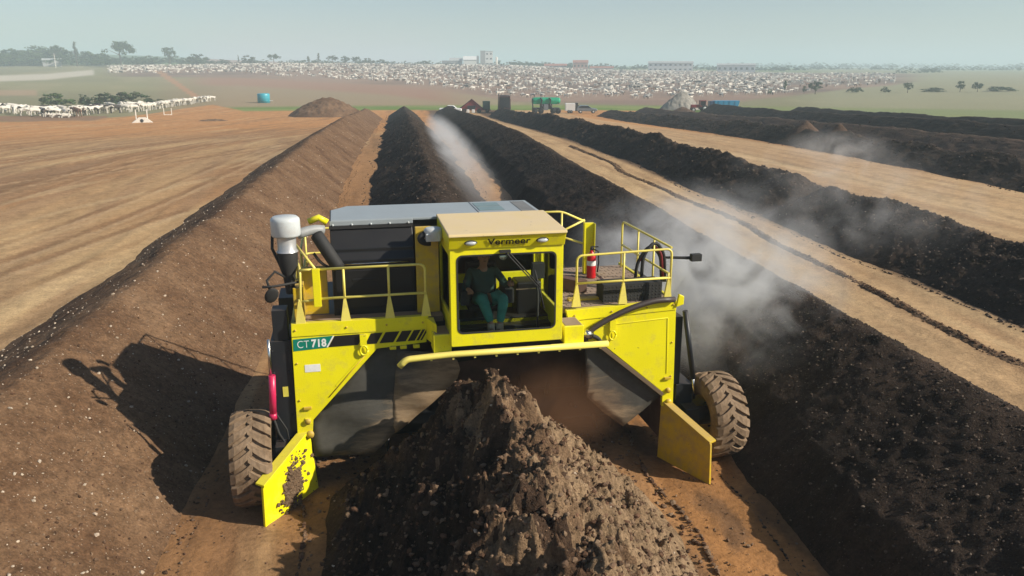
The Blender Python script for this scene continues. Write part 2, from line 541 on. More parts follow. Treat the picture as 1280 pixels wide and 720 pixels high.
def pieces(P, S, base=ICO1, jag=.3):
    """many lumpy stones: P centres (n,3), S radii (n,)"""
    BV, BF = base
    n = len(P)
    if n == 0:
        return np.zeros((0, 3)), np.zeros((0, 3), dtype=int)
    W = BV[None] * (1 + jag * (rs.rand(n, len(BV), 1) * 2 - 1))
    W = W * (S[:, None, None] * (.65 + .7 * rs.rand(n, 1, 3)))
    a = rs.rand(n) * 6.28
    ca, sa = np.cos(a)[:, None], np.sin(a)[:, None]
    W = np.stack([W[..., 0] * ca - W[..., 1] * sa, W[..., 0] * sa + W[..., 1] * ca, W[..., 2] * .8], -1)
    V = (W + P[:, None, :]).reshape(-1, 3)
    F = (BF[None] + (np.arange(n) * len(BV))[:, None, None]).reshape(-1, 3)
    return V, F

S_BROWN = soil('brown_compost', (.092, .049, .026), (.138, .080, .044), (.185, .112, .063), (.34, .27, .2), .5)
S_MIX = soil('fresh_compost', (.075, .042, .025), (.17, .105, .06), (.27, .18, .105), None, .9, 1.6)
S_BLACK = soil('dark_compost', (.021, .0142, .010), (.034, .0228, .016), (.060, .040, .028), (.12, .1, .085), .9, 1.2)
S_UMBER = soil('umber_compost', (.06, .038, .027), (.085, .054, .038), (.11, .07, .048), None, .7)
CL_BROWN = island('brown_clods', [(.06, .036, .022), (.13, .070, .042), (.22, .15, .095), (.10, .058, .036)])
CL_MUD = island('tan_mud', [(.10, .065, .04), (.17, .115, .072), (.14, .09, .055)])
CL_DARK = island('dark_clods', [(.02, .015, .012), (.05, .036, .027), (.10, .073, .055), (.03, .022, .018), (.17, .13, .10), (.06, .04, .03)])
CL_FLAKE = island('pale_flakes', [(.07, .054, .04), (.14, .11, .085), (.10, .078, .06), (.22, .18, .14)])
S_SHADE = soil('shade_toned_compost', (.030, .018, .011), (.050, .030, .019), (.085, .052, .033), None, .9, 1.6)  # darker left flank of the heap: its shade partly put into the colour
S_SUNLIT = soil('sunlit_toned_compost', (.19, .125, .072), (.25, .17, .10), (.30, .205, .125), None, .7, 1.6)  # paler right flank of the heap: sunlight put into the colour
CL_PALE = island('pale_stones', [(.36, .28, .2), (.55, .47, .37), (.42, .33, .25)])

def windrow(name, label, xc, y0, y1, wl, wr, h, rows, cols, smat, cmat, lump=(.10, .05), clods=0, cs=(.015, .05), stones=0, ystart=None, ends=(True, True), pw_=1.0, hv=.1, seed=1, wob=.25, clod_near=1.0, group='long compost windrows', stone_size=(.012, .03), ridge=0.0, cliff=None, clod_s=(0, .62), sides=None, fleck=None):
    ry = np.linspace(0, 1, rows)
    off = 8.0
    Yv = (y0 + off) * ((y1 + off) / (y0 + off)) ** ry - off
    s = np.linspace(-1.08, 1.08, cols)
    Sg, Yg = np.meshgrid(s, Yv)
    def surf(S, Y):
        cx = np.array([xc(q) for q in np.atleast_1d(Y).ravel()]).reshape(np.shape(Y)) if callable(xc) else xc
        wobl = 1 + wob * .5 * fbm(S * 0 + seed, Y * .35, 4, seed)
        wobr = 1 + wob * .5 * fbm(S * 0 + seed + 9, Y * .35, 4, seed + 3)
        X = cx + np.where(S < 0, S * wl * wobl, S * wr * wobr) + .12 * wob * 4 * fbm(S * 0, Y * .12, 2, seed + 8)
        e = np.ones_like(Y) * 0
        hw = .5 * (wl + wr)
        if ends[0]: e = np.maximum(e, 1 - (Y - y0) / hw)
        if ends[1]: e = np.maximum(e, 1 - (y1 - Y) / hw)
        e = np.clip(e, 0, 1)
        d = np.sqrt(S * S + e * e)
        p = 1 - np.sqrt(d * d + .006) / 1.0
        p = np.where(p > 0, np.abs(p) ** pw_, p)
        if cliff:
            a_, b_ = cliff
            a_ = a_ * (1 + .5 * fbm(S * 0 + 5, Y * .5, 3, seed + 12))
            pc = np.where(p < a_, p / a_ * b_, b_ + (p - a_) / (1 - a_) * (1 - b_))
            p = np.where((S < 0) & (p > 0), pc, p)
        hh = h * (1 + hv * fbm(S * 0 + 3, Y * .22, 4, seed + 4))
        fade = np.clip(p * 5, 0, 1)
        Z = terr(X, Y) + hh * p + fade * (lump[0] * (1 - (.6 * sstep(.0, .4, S) if ridge else 0)) * fbm(X * 1.6, Y * 1.6, 4, seed + 5) + lump[1] * fbm(X * 6, Y * 6, 4, seed + 6, .6))
        if ridge:
            q = fbm(X * .9 + Y * .35, Y * .75 - X * .3, 3, seed + 31)
            Z = Z + fade * ridge * (.55 - 2.2 * np.abs(q)) * np.clip(1.3 - d, .3, 1) * np.where(S > 0, 1 - .75 * sstep(.05, .45, S), 1)
        return X, Y, Z
    X, Y, Z = surf(Sg, Yg)
    V = np.stack([X, Y, Z], -1).reshape(-1, 3)
    i = np.arange(rows - 1)[:, None] * cols + np.arange(cols - 1)[None, :]
    F = np.stack([i, i + 1, i + 1 + cols, i + cols], -1).reshape(-1, 4)
    m0 = np.zeros((rows, cols))
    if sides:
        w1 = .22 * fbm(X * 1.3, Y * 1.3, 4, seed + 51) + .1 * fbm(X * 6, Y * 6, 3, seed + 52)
        m0 = np.where(Sg < -.12 + w1 * 2.2, 3, np.where(Sg > .16 + w1 * 1.5, 4, 0))  # left flank gets the painted shade tone, right flank the sunlit tone
    faces, mi, verts, sm = [F], [m0[:-1, :-1].ravel()], [V], [np.ones(len(F), bool)]
    nv = len(V)
    for n, sz, k, power in ((clods, cs, 1, 1.6), (stones, stone_size, 2, 1.4)):
        if not n:
            continue
        q = rs.rand(n) ** clod_near
        yy = (y0 + off) * ((y1 + off) / (y0 + off)) ** q - off
        ss = np.clip(clod_s[0] + rs.randn(n) * clod_s[1], -1.12, 1.12) if k == 1 else rs.rand(n) * 2 - 1
        px, py, pz = surf(ss, yy)
        pz = np.maximum(pz, terr(px, py) + .0)
        size = sz[0] + (sz[1] - sz[0]) * rs.rand(n) ** 5.0
        pv, pf = pieces(np.stack([px, py, pz + size * .25], -1), size)
        verts.append(pv); faces.append(pf + nv); mi.append(np.full(len(pf), k)); sm.append(np.zeros(len(pf), bool)); nv += len(pv)
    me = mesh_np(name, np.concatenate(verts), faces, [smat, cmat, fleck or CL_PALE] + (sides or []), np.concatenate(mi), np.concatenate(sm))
    o = link(bpy.data.objects.new(name, me))
    tag(o, label, 'compost windrow', group)
    return o

G = 'long compost windrows'
windrow('compost_windrow', 'dry brown compost windrow sprinkled with pale stones, left of the turner', -6.1, 3, 150, 3.55, 2.75, 2.05, 620, 170, S_BROWN, CL_BROWN,
        (.07, .03), 16000, (.006, .03), 3600, seed=3, clod_near=1.15, wob=.2, hv=.07, clod_s=(.72, .3), stone_size=(.009, .034))
windrow('clod_line', 'broken line of clods and crust along the foot of the dry brown windrow', lambda y: -4.15 + .15 * math.sin(y * .7), 5, 60, .16, .2, .07, 420, 16, S_BROWN, CL_BROWN, (.04, .03), 3500, (.006, .03), 60, seed=107, hv=.5, wob=1.5, group='')
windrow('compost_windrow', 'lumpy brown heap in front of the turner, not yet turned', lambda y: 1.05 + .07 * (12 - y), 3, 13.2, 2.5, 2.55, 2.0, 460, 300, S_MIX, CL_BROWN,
        (.40, .22), 22000, (.004, .045), 160, ridge=.34, sides=[S_SHADE, S_SUNLIT], seed=11, ends=(False, True), hv=.14, wob=.3, clod_near=.8)
windrow('compost_windrow', 'steaming black windrow stretching out behind the turner', lambda y: 1.36 - .006 * (y - 12), 14.2, 163, 3.0, 2.7, 2.0, 520, 120, S_BLACK, CL_DARK,
        (.14, .07), 9000, (.015, .06), 60, seed=23, ends=(False, True), hv=.1, wob=.3)
windrow('compost_windrow', 'black steaming windrow along the right wheel of the turner', lambda y: 8.4 + .004 * (y - 10), 3, 160, 2.95, 2.9, 2.0, 640, 150, S_BLACK, CL_DARK,
        (.05, .05), 46000, (.006, .028), 14000, seed=37, clod_near=1.25, hv=.07, wob=.2, stone_size=(.004, .022), cliff=(.27, .42), fleck=CL_FLAKE)
windrow('compost_windrow', 'uneven black windrow between the two pale haul tracks', lambda y: 18.5 + .004 * (y - 20), 33.5, 158, 2.6, 2.6, 1.75, 420, 100, S_BLACK, CL_DARK,
        (.2, .1), 8000, (.02, .07), 60, seed=41, hv=.22, wob=.35, clod_near=1.4)
windrow('compost_windrow', 'nearer stretch of black windrow past the pale berm, its end facing a gap', lambda y: 18.5, 10, 35.5, 2.6, 2.7, 1.6, 300, 110, S_BLACK, CL_DARK,
        (.16, .09), 8000, (.02, .06), 160, seed=47, hv=.15, wob=.25)
windrow('compost_windrow', 'long dark windrow beyond the wide pale track', lambda y: 36 + .033 * (y - 41), 18, 156, 2.7, 2.7, 1.5, 420, 90, S_BLACK, CL_DARK,
        (.16, .08), 5000, (.03, .08), 160, seed=53, hv=.25, wob=.3)
windrow('compost_windrow', 'umber brown windrow second from the far right edge of the yard', lambda y: 44 + .036 * (y - 53), 12, 160, 3.0, 3.0, 1.7, 300, 80, S_UMBER, CL_DARK,
        (.1, .05), 2000, (.03, .08), 0, seed=59, hv=.1, wob=.2)
windrow('compost_windrow', 'high black windrow in front of the blue trailer', lambda y: 54 + .1 * (y - 70), 16, 163, 3.4, 3.4, 2.3, 300, 80, S_BLACK, CL_DARK,
        (.1, .06), 1500, (.03, .08), 0, seed=61, hv=.08, wob=.2)
windrow('compost_windrow', 'farthest black windrow at the grass edge of the yard', lambda y: 68 + .1 * (y - 80), 20, 150, 3.2, 3.2, 2.2, 260, 70, S_BLACK, CL_DARK,
        (.1, .06), 800, (.03, .08), 0, seed=67, hv=.1, wob=.2)
windrow('debris_berm', 'thin line of dark crumbs left between two pale tracks', lambda y: 14.1 + .006 * (y - 16), 8, 70, .2, .25, .09, 420, 22, S_MIX, CL_BROWN,
        (.05, .04), 5000, (.008, .045), 40, seed=71, hv=.5, wob=1.2, group='')
p = Vector((37.2, 71.3, 0))
windrow('compost_pile', 'smaller brown tip heaped on the far dark windrow, left of a twin', p.x, p.y - 2.4, p.y + 2.4, 2.5, 2.4, 2.4, 60, 50, S_UMBER, CL_DARK, (.1, .06), 200, seed=73, group='small tipped piles')
p = Vector((37.0, 65.2, 0))
windrow('compost_pile', 'pale topped little pile on the far dark windrow, right of a twin', p.x, p.y - 2.0, p.y + 2.0, 2.1, 2.0, 2.35, 60, 50, S_UMBER, CL_BROWN, (.1, .06), 200, seed=79, group='small tipped piles')
p = spot(410, 145)
windrow('compost_pile', 'large flat topped brown pile at the end of the dry brown windrow', p.x, p.y - 6, p.y + 6, 8.0, 7.4, 4.4, 80, 90, S_BROWN, CL_BROWN, (.25, .1), 300, seed=83, pw_=.8, group='')
p = spot(267, 151)
windrow('dirt_mound', 'low scraped mound of orange earth on the open yard', p.x, p.y - 2, p.y + 2, 2.6, 2.6, .45, 40, 40, S_MIX, CL_BROWN, (.08, .05), 60, seed=89, group='')
p = spot(853, 141)
windrow('compost_pile', 'small round dark heap ahead of the red tractor', p.x, p.y - 3, p.y + 3, 3, 3, 1.3, 40, 40, S_UMBER, CL_DARK, (.1, .06), 60, seed=97, group='small tipped piles')

# crumbs spilled on the tracks beside the turner
def spilled():
    n = 6500
    x = np.concatenate([rs.normal(-3.2, .55, n // 3), rs.normal(4.15, .55, n // 3), rs.normal(-1.5, .35, n - 2 * (n // 3))])
    y = 6 + 40 * rs.rand(n) ** 1.8
    s = .005 + .02 * rs.rand(n) ** 5
    V, F = pieces(np.stack([x, y, terr(x, y) + s * .2], -1), s)
    me = mesh_np('loose_crumbs', V, F, [CL_BROWN], None, False)
    o = link(bpy.data.objects.new('loose_crumbs', me))
    tag(o, 'brown crumbs spilled over the wheel tracks beside the turner', kind='stuff')
spilled()
# ------------------------------------------------------------------ the windrow turner
YEL = painted('yellow_paint', (.85, .77, .008), amount=.46, top=.45)
YELD = painted('yellow_worn_and_shaded', (.62, .43, .015), amount=.9, top=.7)  # worn, dusty yellow; its ochre also paints shade on the right blade
YELR = painted('yellow_rail_paint', (.84, .72, .15), amount=.45, top=.5, chips=False)
TAN = painted('dusty_roof', (.64, .50, .23), dust=(.60, .48, .32), amount=.8, top=.85, rough=.7)
GREYROOF = painted('grey_roof_sheet', (.30, .34, .36), dust=(.34, .30, .25), amount=.3, top=.12, rough=.3, chips=False)
BLK = painted('black_panel', (.008, .008, .009), dust=(.06, .05, .04), amount=.16, top=.3, rough=.42, chips=False)
STEEL = painted('dark_steel', (.011, .014, .018), dust=(.10, .07, .05), amount=.25, top=.4, rough=.45, chips=False)
RUB = simple('black_rubber', (.018, .018, .018), .75)
WHT = painted('white_shell', (.56, .60, .61), dust=(.40, .34, .28), amount=.6, top=.15, rough=.35, chips=False)
CHR = simple('bare_metal', (.6, .6, .6), .25, 1.0)
MAG = simple('red_cylinder_paint', (.55, .02, .09), .35, 0, .1, 4)
DECK = painted('dusty_deck', (.16, .115, .09), dust=(.33, .24, .17), amount=.6, top=.75, rough=.85)
GRN = simple('decal_green', (.0, .19, .13), .4)
DBLK = simple('decal_black', (.012, .011, .010), .4)
DWHT = simple('decal_white', (.75, .75, .72), .4)
LENS = simple('lamp_lens', (.62, .66, .68), .12, .3)
SEATM = simple('seat_cloth', (.02, .02, .022), .85)

def tyre_mat():
    m = bpy.data.materials.new('dusty_tyre')
    t, nd, lk = nt(m)
    co = objco(t)
    f = noise(t, co, 3.5, 7, .65); g = noise(t, co, 22, 4, .6)
    c = ramp(t, f, [(.28, (.13, .086, .052)), (.5, (.21, .147, .094)), (.72, (.29, .21, .142))])
    c = mixcol(t, .6, c, ramp(t, g, [(.3, .7), (.7, 1.2)]), 'MULTIPLY')
    principled(t, c, .95, 0, g, .3, .01, .1)
    return m
TYRE = tyre_mat()

def flap_mat(name, x0, z0, x1, z1):
    """dark rubber sheet, caked with tan dust along the edge that drags through the heap (line x0,z0 - x1,z1)"""
    m = bpy.data.materials.new(name)
    t, nd, lk = nt(m)
    co = objco(t)
    sp = N(nd, 'ShaderNodeSeparateXYZ'); lk.new(co, sp.inputs[0])
    dx, dz = x1 - x0, z1 - z0
    L = math.hypot(dx, dz); nx, nz = -dz / L, dx / L
    if nz < 0: nx, nz = -nx, -nz
    a = N(nd, 'ShaderNodeMath', operation='MULTIPLY'); lk.new(sp.outputs[0], a.inputs[0]); a.inputs[1].default_value = nx
    b = N(nd, 'ShaderNodeMath', operation='MULTIPLY_ADD'); lk.new(sp.outputs[2], b.inputs[0]); b.inputs[1].default_value = nz; lk.new(a.outputs[0], b.inputs[2])
    d = N(nd, 'ShaderNodeMath', operation='SUBTRACT'); lk.new(b.outputs[0], d.inputs[0]); d.inputs[1].default_value = x0 * nx + z0 * nz
    mp = N(nd, 'ShaderNodeMapping'); mp.inputs['Rotation'].default_value = (0, R(-48), 0); mp.inputs['Scale'].default_value = (2.2, 2, 9); lk.new(co, mp.inputs[0])
    f = noise(t, mp.outputs[0], 1.0, 6, .7, .4)
    f2 = noise(t, co, 5, 6, .7)
    e = N(nd, 'ShaderNodeMath', operation='MULTIPLY_ADD'); lk.new(f, e.inputs[0]); e.inputs[1].default_value = -.9; lk.new(d.outputs[0], e.inputs[2])
    k = ramp(t, N_map(t, e.outputs[0], -.62, .06), [(0, .95), (.4, .6), (.95, .08)])
    c0 = ramp(t, f2, [(.3, (.032, .036, .034)), (.7, (.058, .063, .060))])
    c = mixcol(t, k, c0, ramp(t, f, [(.3, (.20, .13, .07)), (.7, (.38, .275, .165))]))
    principled(t, c, .72, 0, f, .35, .02, .3)
    return m

def N_map(t, s, a, b):
    n = N(t.nodes, 'ShaderNodeMapRange'); t.links.new(s, n.inputs[0]); n.inputs[1].default_value = a; n.inputs[2].default_value = b
    return n.outputs[0]

def glass_mat(name, tint=.55):
    m = bpy.data.materials.new(name)
    t, nd, lk = nt(m)
    out = N(nd, 'ShaderNodeOutputMaterial')
    tr = N(nd, 'ShaderNodeBsdfTransparent'); tr.inputs[0].default_value = (tint, tint * 1.03, tint, 1)
    gl = N(nd, 'ShaderNodeBsdfGlossy'); gl.inputs['Roughness'].default_value = .03
    fr = N(nd, 'ShaderNodeFresnel'); fr.inputs[0].default_value = 1.16
    mx = N(nd, 'ShaderNodeMixShader')
    lk.new(fr.outputs[0], mx.inputs[0]); lk.new(tr.outputs[0], mx.inputs[1]); lk.new(gl.outputs[0], mx.inputs[2]); lk.new(mx.outputs[0], out.inputs[0])
    return m
GLASS = glass_mat('tinted_cab_glass', .93)

def text_mesh(txt, size, bold=0.0, shear=0.0, space=1.0, thick=.002):
    cu = bpy.data.curves.new('lettering', 'FONT')
    cu.body = txt; cu.size = size; cu.offset = bold; cu.shear = shear; cu.space_character = space
    cu.extrude = thick; cu.align_x = 'CENTER'; cu.align_y = 'CENTER'
    o = bpy.data.objects.new('lettering', cu); link(o)
    dg = bpy.context.evaluated_depsgraph_get(); dg.update()
    me = bpy.data.meshes.new_from_object(o.evaluated_get(dg))
    bpy.data.objects.remove(o)
    return me

def lettering(name, txt, size, mat, loc, rot, parent, bold=0.0, shear=0.0, space=1.0, thick=.002, sx=1.0):
    me = text_mesh(txt, size, bold, shear, space, thick)
    me.materials.clear(); me.materials.append(mat)
    o = bpy.data.objects.new(name, me); link(o, parent)
    o.location = loc; o.rotation_euler = rot; o.scale = (sx, 1, 1)
    return o

T = empty('windrow_turner', (1.36, 11.8, 0), R(4.4), 'big yellow straddle windrow turner with a glass cab driving over the brown heap', 'machine')

# ---- wheels
def tread_wheel(x, y, flip, steer=0.0):
    wr, ww = .72, .58
    w = empty('wheel', (x, y, wr), steer); w.parent = T
    prof = [(.36, -.22), (.40, -.27), (.52, -.295), (.62, -.285), (.675, -.24), (.69, -.12), (.692, 0), (.69, .12), (.675, .24), (.62, .285), (.52, .295), (.40, .27), (.36, .22)]
    m = MB().lathe(prof, axis='x', seg=56)
    n = 22
    for side in (-1, 1):
        for k in range(n):
            a0 = 2 * math.pi * (k + (.5 if side > 0 else 0)) / n
            vs = []
            steps = 4
            for i in range(steps + 1):
                tt = i / steps
                xx = side * (-.035 + .335 * tt)
                aa = a0 + flip * .30 * tt + flip * .04 * math.sin(tt * 3)
                hw = .068 + .03 * tt
                rb = .66 - .09 * max(0, tt - .75) * 4 * .6
                rt = .738 - .045 * max(0, tt - .7) / .3
                for (rr, ah) in ((rb, -hw - .02), (rt, -hw), (rt, hw), (rb, hw + .02)):
                    vs.append((xx, rr * math.cos(aa + ah), rr * math.sin(aa + ah)))
            fs = []
            for i in range(steps):
                for q in range(4):
                    q2 = (q + 1) % 4
                    fs.append((i * 4 + q, i * 4 + q2, i * 4 + 4 + q2, i * 4 + 4 + q))
            fs += [(0, 1, 2, 3), (steps * 4 + 3, steps * 4 + 2, steps * 4 + 1, steps * 4)]
            m.add(vs, fs)
    m.build('tyre', TYRE, w, .008)
    rim = MB().lathe([(.05, -.02), (.2, -.03), (.3, -.08), (.36, -.2), (.385, -.235), (.385, .235), (.36, .2), (.3, .08), (.2, .03), (.05, .02)], axis='x', seg=32)
    rim.build('rim', YELD, w)
    h = MB().lathe([(0, -.09), (.13, -.09), (.15, -.05), (.15, .05), (.13, .09), (0, .09)], axis='x', seg=20)
    for k in range(8):
        a = k * math.pi / 4
        h.lathe([(0, -.075), (.018, -.075), (.018, .075), (0, .075)], (0, .22 * math.cos(a), .22 * math.sin(a)), 'x', 8)
    h.build('hub', STEEL, w)
    return w
tread_wheel(-3.80, .12, 1, R(2)); tread_wheel(3.82, .12, 1, R(4))
tread_wheel(-3.42, 3.1, 1, 0); tread_wheel(3.44, 3.1, 1, 0)

# ---- legs and front plates
ZT = 2.83
lp = MB()
lp.prism([(-3.11, 2.625), (-3.13, .98), (-2.91, .96), (-2.88, 1.26), (-1.86, 2.35), (-1.10, 2.40), (-1.08, 2.625)], .10, .17)
lp.prism([(-3.11, 2.63), (-1.08, 2.63), (-1.06, ZT), (-3.10, ZT)], .085, .18)
lp.box(-3.112, -3.06, .17, 2.9, 1.0, ZT - .02)
lp.prism([(-2.5, 1.78), (-1.98, 2.33), (-2.0, 2.35), (-2.52, 1.80)], .093, .10)
lp.prism([(-3.0, 1.2), (-2.92, 1.2), (-2.92, 1.3), (-3.0, 1.3)], .085, .1)
o = lp.build('front_plate', YEL, T, .008)
rp = MB()
rp.prism([(1.20, 2.58), (3.02, 2.66), (3.06, .96), (2.86, .96), (2.86, 1.22), (1.72, 2.20), (1.22, 2.28)], .10, .17)
rp.prism([(1.18, 2.59), (3.02, 2.665), (3.0, ZT), (1.14, ZT - .06)], .085, .18)
rp.box(3.0, 3.052, .17, 2.9, 1.0, ZT - .02)
for a, b in (((1.75, 2.47), (2.88, 2.53)), ((2.88, 2.53), (2.91, 1.55))):
    rp.tube([(a[0], .098, a[1]), (b[0], .098, b[1])], .009, 6)
o = rp.build('front_plate', YEL, T, .008)
ed = MB()
ed.prism([(1.70, 2.20), (2.88, 1.20), (2.84, 1.15), (1.64, 2.16)], .08, .17)
ed.build('wear_edge', simple('brown_edge', (.13, .09, .05), .8), T, .005)
# decal band on the left plate
d = MB()
d.prism([(-3.095, 2.40), (-2.60, 2.425), (-2.50, 2.605), (-3.09, 2.585)], .094, .10)
d.build('model_plate', GRN, T)
dk = MB()
X = lambda u: -3.115 + (u - 364.5) / 82.6
for a, b in ((411, 447.5), (456, 470.5), (474, 491.5), (494.5, 507), (509.5, 518.5), (520.5, 524), (525.5, 528)):
    x0, x1 = X(a), X(b)
    zz = lambda x, top: (2.43 + .008 * (x + 2.5) if not top else 2.60 + .008 * (x + 2.5))
    dk.prism([(x0 - .03, zz(x0, 0)), (x1 - .03, zz(x1, 0)), (x1 + .07, zz(x1, 1)), (x0 + .07, zz(x0, 1))], .094, .10)
dk.build('stripe_decal', DBLK, T)
wd = MB()
for u in (409.3,):
    x0 = X(u); wd.prism([(x0 - .04, 2.43), (x0 - .015, 2.43), (x0 + .085, 2.60), (x0 + .06, 2.60)], .0925, .10)
wd.build('stripe_decal', DWHT, T)
lettering('lettering', 'CT', .165, DWHT, (-2.95, .0925, 2.495), (R(90), 0, 0), T, -.002, 0, 1.0, .001, .85)
lettering('lettering', '718', .165, DWHT, (-2.72, .0915, 2.50), (R(90), 0, 0), T, .006, 0, 1.05, .001, .86)
# tie-down rings and tabs
for (x, z) in ((-2.06, 2.40), (1.92, 2.36)):
    r_ = MB()
    r_.tube([(x + .055 * math.cos(a), .06, z - .05 + .075 * math.sin(a)) for a in [i * math.pi / 8 for i in range(17)]], .016, 8)
    r_.box(x - .05, x + .05, .05, .105, z + .03, z + .2)
    r_.build('lifting_ring', YEL, T)
for x in (-1.62, -1.46, -1.26):
    MB().box(x - .05, x + .05, .03, .1, 2.335, 2.385).build('lug', YEL, T, .01)
for x in (-2.96, 2.95):
    MB().lathe([(0, .06), (.045, .06), (.045, .1)], (x, 0, 1.25), 'y', 12).build('pivot_pin', YELD, T)
    MB().lathe([(0, .06), (.06, .06), (.06, .1)], (x + .02, 0, 1.03), 'y', 12).build('pivot_pin', YELD, T)

for (x, z) in ((-3.05, 2.73), (-2.3, 2.73), (-1.7, 2.73), (-1.15, 2.73), (-3.06, 2.2), (-3.06, 1.6), (1.28, 2.68), (1.9, 2.71), (2.5, 2.74), (2.96, 2.76), (2.98, 2.1), (2.99, 1.5)):
    MB().lathe([(0, 0), (.016, 0), (.016, -.014), (0, -.016)], (x, 0, z), 'y', 6).build('bolt', YELD, T).location = (0, .0845 if z > 2.62 else .0995, 0)
MB().tube([(-2.62, .095, 1.62), (-1.98, .095, 2.33)], .008, 6).build('weld_seam', YELD, T)
MB().prism([(-2.95, 2.05), (-2.72, 2.05), (-2.72, 2.17), (-2.95, 2.17)], .0955, .0995).build('warning_sticker', DWHT, T)
for x in (-2.95, 2.93):
    MB().box(x - .06, x + .06, .06, .1, 1.45, 1.49).build('foot_step', YELD, T, .006)
# ---- dark legs outside the plates
for s in (-1, 1):
    g = MB()
    g.box(s * 3.28 - .15, s * 3.28 + .15, .16, 1.0, .42, 2.55 if s < 0 else 1.3)
    if s < 0: g.box(-3.38, -3.16, .2, .5, 2.55, 3.02)
    else: g.box(3.06, 3.20, .2, .9, 1.3, 2.5)
    g.box(s * 3.34 - .12, s * 3.34 + .12, -.1, .5, .55, .95)
    g.box(s * 3.30 - .15, s * 3.30 + .15, 2.4, 3.1, .42, 2.6)
    g.box(s * 3.1 - .1, s * 3.1 + .1, .3, 3.0, .25, .62)
    for z in ((1.0, 1.35, 1.7, 2.05, 2.4) if s < 0 else (.7, 1.1)):
        for dx in (-.11, .11):
            g.lathe([(0, .145), (.017, .145), (.017, .165)], (s * 3.30 + dx, 0, z), 'y', 8)
    g.build('leg', STEEL, T, .012)
    axl = MB().lathe([(.1, -.2), (.16, -.18), (.16, .2), (.1, .22)], (s * 3.52, .12, .72), 'x', 20)
    axl.build('axle_housing', STEEL, T)
c = MB().tube([(-3.44, .06, 2.62), (-3.45, .06, 2.02)], .022, 10); c.build('cylinder_rod', CHR, T)
c = MB().tube([(-3.43, .05, 2.06), (-3.46, .05, 1.43)], .052, 14); c.lathe([(0, 1.36), (.06, 1.36), (.06, 1.45), (0, 1.45)], (-3.462, .05, 0), 'z', 12)
c.build('hydraulic_cylinder', MAG, T)
c = MB().tube([(-3.46, .04, 1.38), (-3.40, .06, 1.1), (-3.33, .08, .95), (-3.36, .05, .7)], .02, 8)
c.tube([(-3.42, .04, 1.45), (-3.28, .08, 1.15), (-3.25, .1, .8)], .014, 8)
c.build('hydraulic_hose', RUB, T)
c = MB().tube([(3.20, .14, 2.62), (3.40, .1, 1.42)], .045, 14); c.build('hydraulic_cylinder', STEEL, T)
c = MB().tube([(3.39, .1, 1.5), (3.44, .1, 1.05)], .024, 10); c.build('cylinder_rod', CHR, T)
tg = MB().box(-3.30, -3.22, .148, .158, 1.66, 1.82); tg.build('warning_sticker', simple('sticker_yellow', (.6, .55, .08), .5), T)

# ---- scraper blades at the feet
for s, it, ib, ot, ob in ((-1, (-2.95, .16, 1.06), (-2.88, .28, .0), (-3.60, -.78, .66), (-3.62, -.74, -.02)), (1, (2.87, .16, 1.02), (2.82, .10, .02), (3.30, -.88, .68), (3.31, -.92, -.02))):
    b = MB()
    P = [Vector(q) for q in (it, ib, ob, ot)]
    nrm = (P[1] - P[0]).cross(P[3] - P[0]).normalized()
    if nrm.y > 0: nrm = -nrm
    back = -nrm * .04
    # plate with a small step for the mud edge
    b.add(P + [q + back for q in P], [(0, 1, 2, 3), (7, 6, 5, 4), (0, 4, 5, 1), (1, 5, 6, 2), (2, 6, 7, 3), (3, 7, 4, 0)])
    L = (P[3] - P[0]).normalized()
    up = Vector((0, 0, 1))
    q0, q1 = P[0] + up * .0, P[3] + up * .0
    b.add([q0 + nrm * .02, q1 + nrm * .02, q1 + back * 3.4 + up * .02, q0 + back * 3.4 + up * .02, q0 + nrm * .02 + up * .04, q1 + nrm * .02 + up * .04, q1 + back * 3.4 + up * .05, q0 + back * 3.4 + up * .05],
          [(3, 2, 1, 0), (4, 5, 6, 7), (0, 1, 5, 4), (1, 2, 6, 5), (2, 3, 7, 6), (3, 0, 4, 7)])
    bl = b.build('scraper_blade', YEL if s < 0 else YELD, T, .006)  # right blade dusty and coloured darker, as it faces away from the sun
    # clods of mud stuck on it
    if s < 0:
        n = 700
        cc = P[0] * .25 + P[1] * .30 + P[2] * .20 + P[3] * .25
        tt = rs.randn(n, 2) * np.array([.12, .17])
        pos = np.array([tuple(cc + L * float(a) + Vector((0, 0, float(bb) - .06)) + nrm * .005) for a, bb in tt])
        V, F = pieces(pos, .012 + .028 * rs.rand(n) ** 2)
        me = mesh_np('caked_mud', V, F, [CL_MUD], None, False)
        tag(link(bpy.data.objects.new('caked_mud', me), bl), kind='stuff')

# ---- rubber curtains round the tunnel mouth
def sheet(name, pts, mat, y0, thick=.02, curve=None, nsub=18):
    """rubber sheet from an outline in x,z; curve(x,z) pushes it back or forth"""
    bm = bmesh.new()
    vs = [bm.verts.new((x, 0, z)) for x, z in pts]
    f = bm.faces.new(vs)
    r0 = bmesh.ops.extrude_face_region(bm, geom=[f])
    bmesh.ops.translate(bm, verts=[e for e in r0['geom'] if isinstance(e, bmesh.types.BMVert)], vec=(0, thick, 0))
    bmesh.ops.triangulate(bm, faces=bm.faces)
    for _ in range(3):
        bmesh.ops.subdivide_edges(bm, edges=[e for e in bm.edges if e.calc_length() > .22], cuts=1)
        bmesh.ops.triangulate(bm, faces=bm.faces)
    for v in bm.verts:
        v.co.y += y0 + (curve(v.co.x, v.co.z) if curve else 0)
    bmesh.ops.recalc_face_normals(bm, faces=bm.faces)
    for f_ in bm.faces: f_.smooth = abs(f_.normal.y) > .7
    me = bpy.data.meshes.new(name); bm.to_mesh(me); bm.free()
    me.materials.append(mat)
    o = bpy.data.objects.new(name, me); link(o, T)
    return o
FL = flap_mat('left_curtain_rubber', -2.0, .52, -1.3, 1.25)
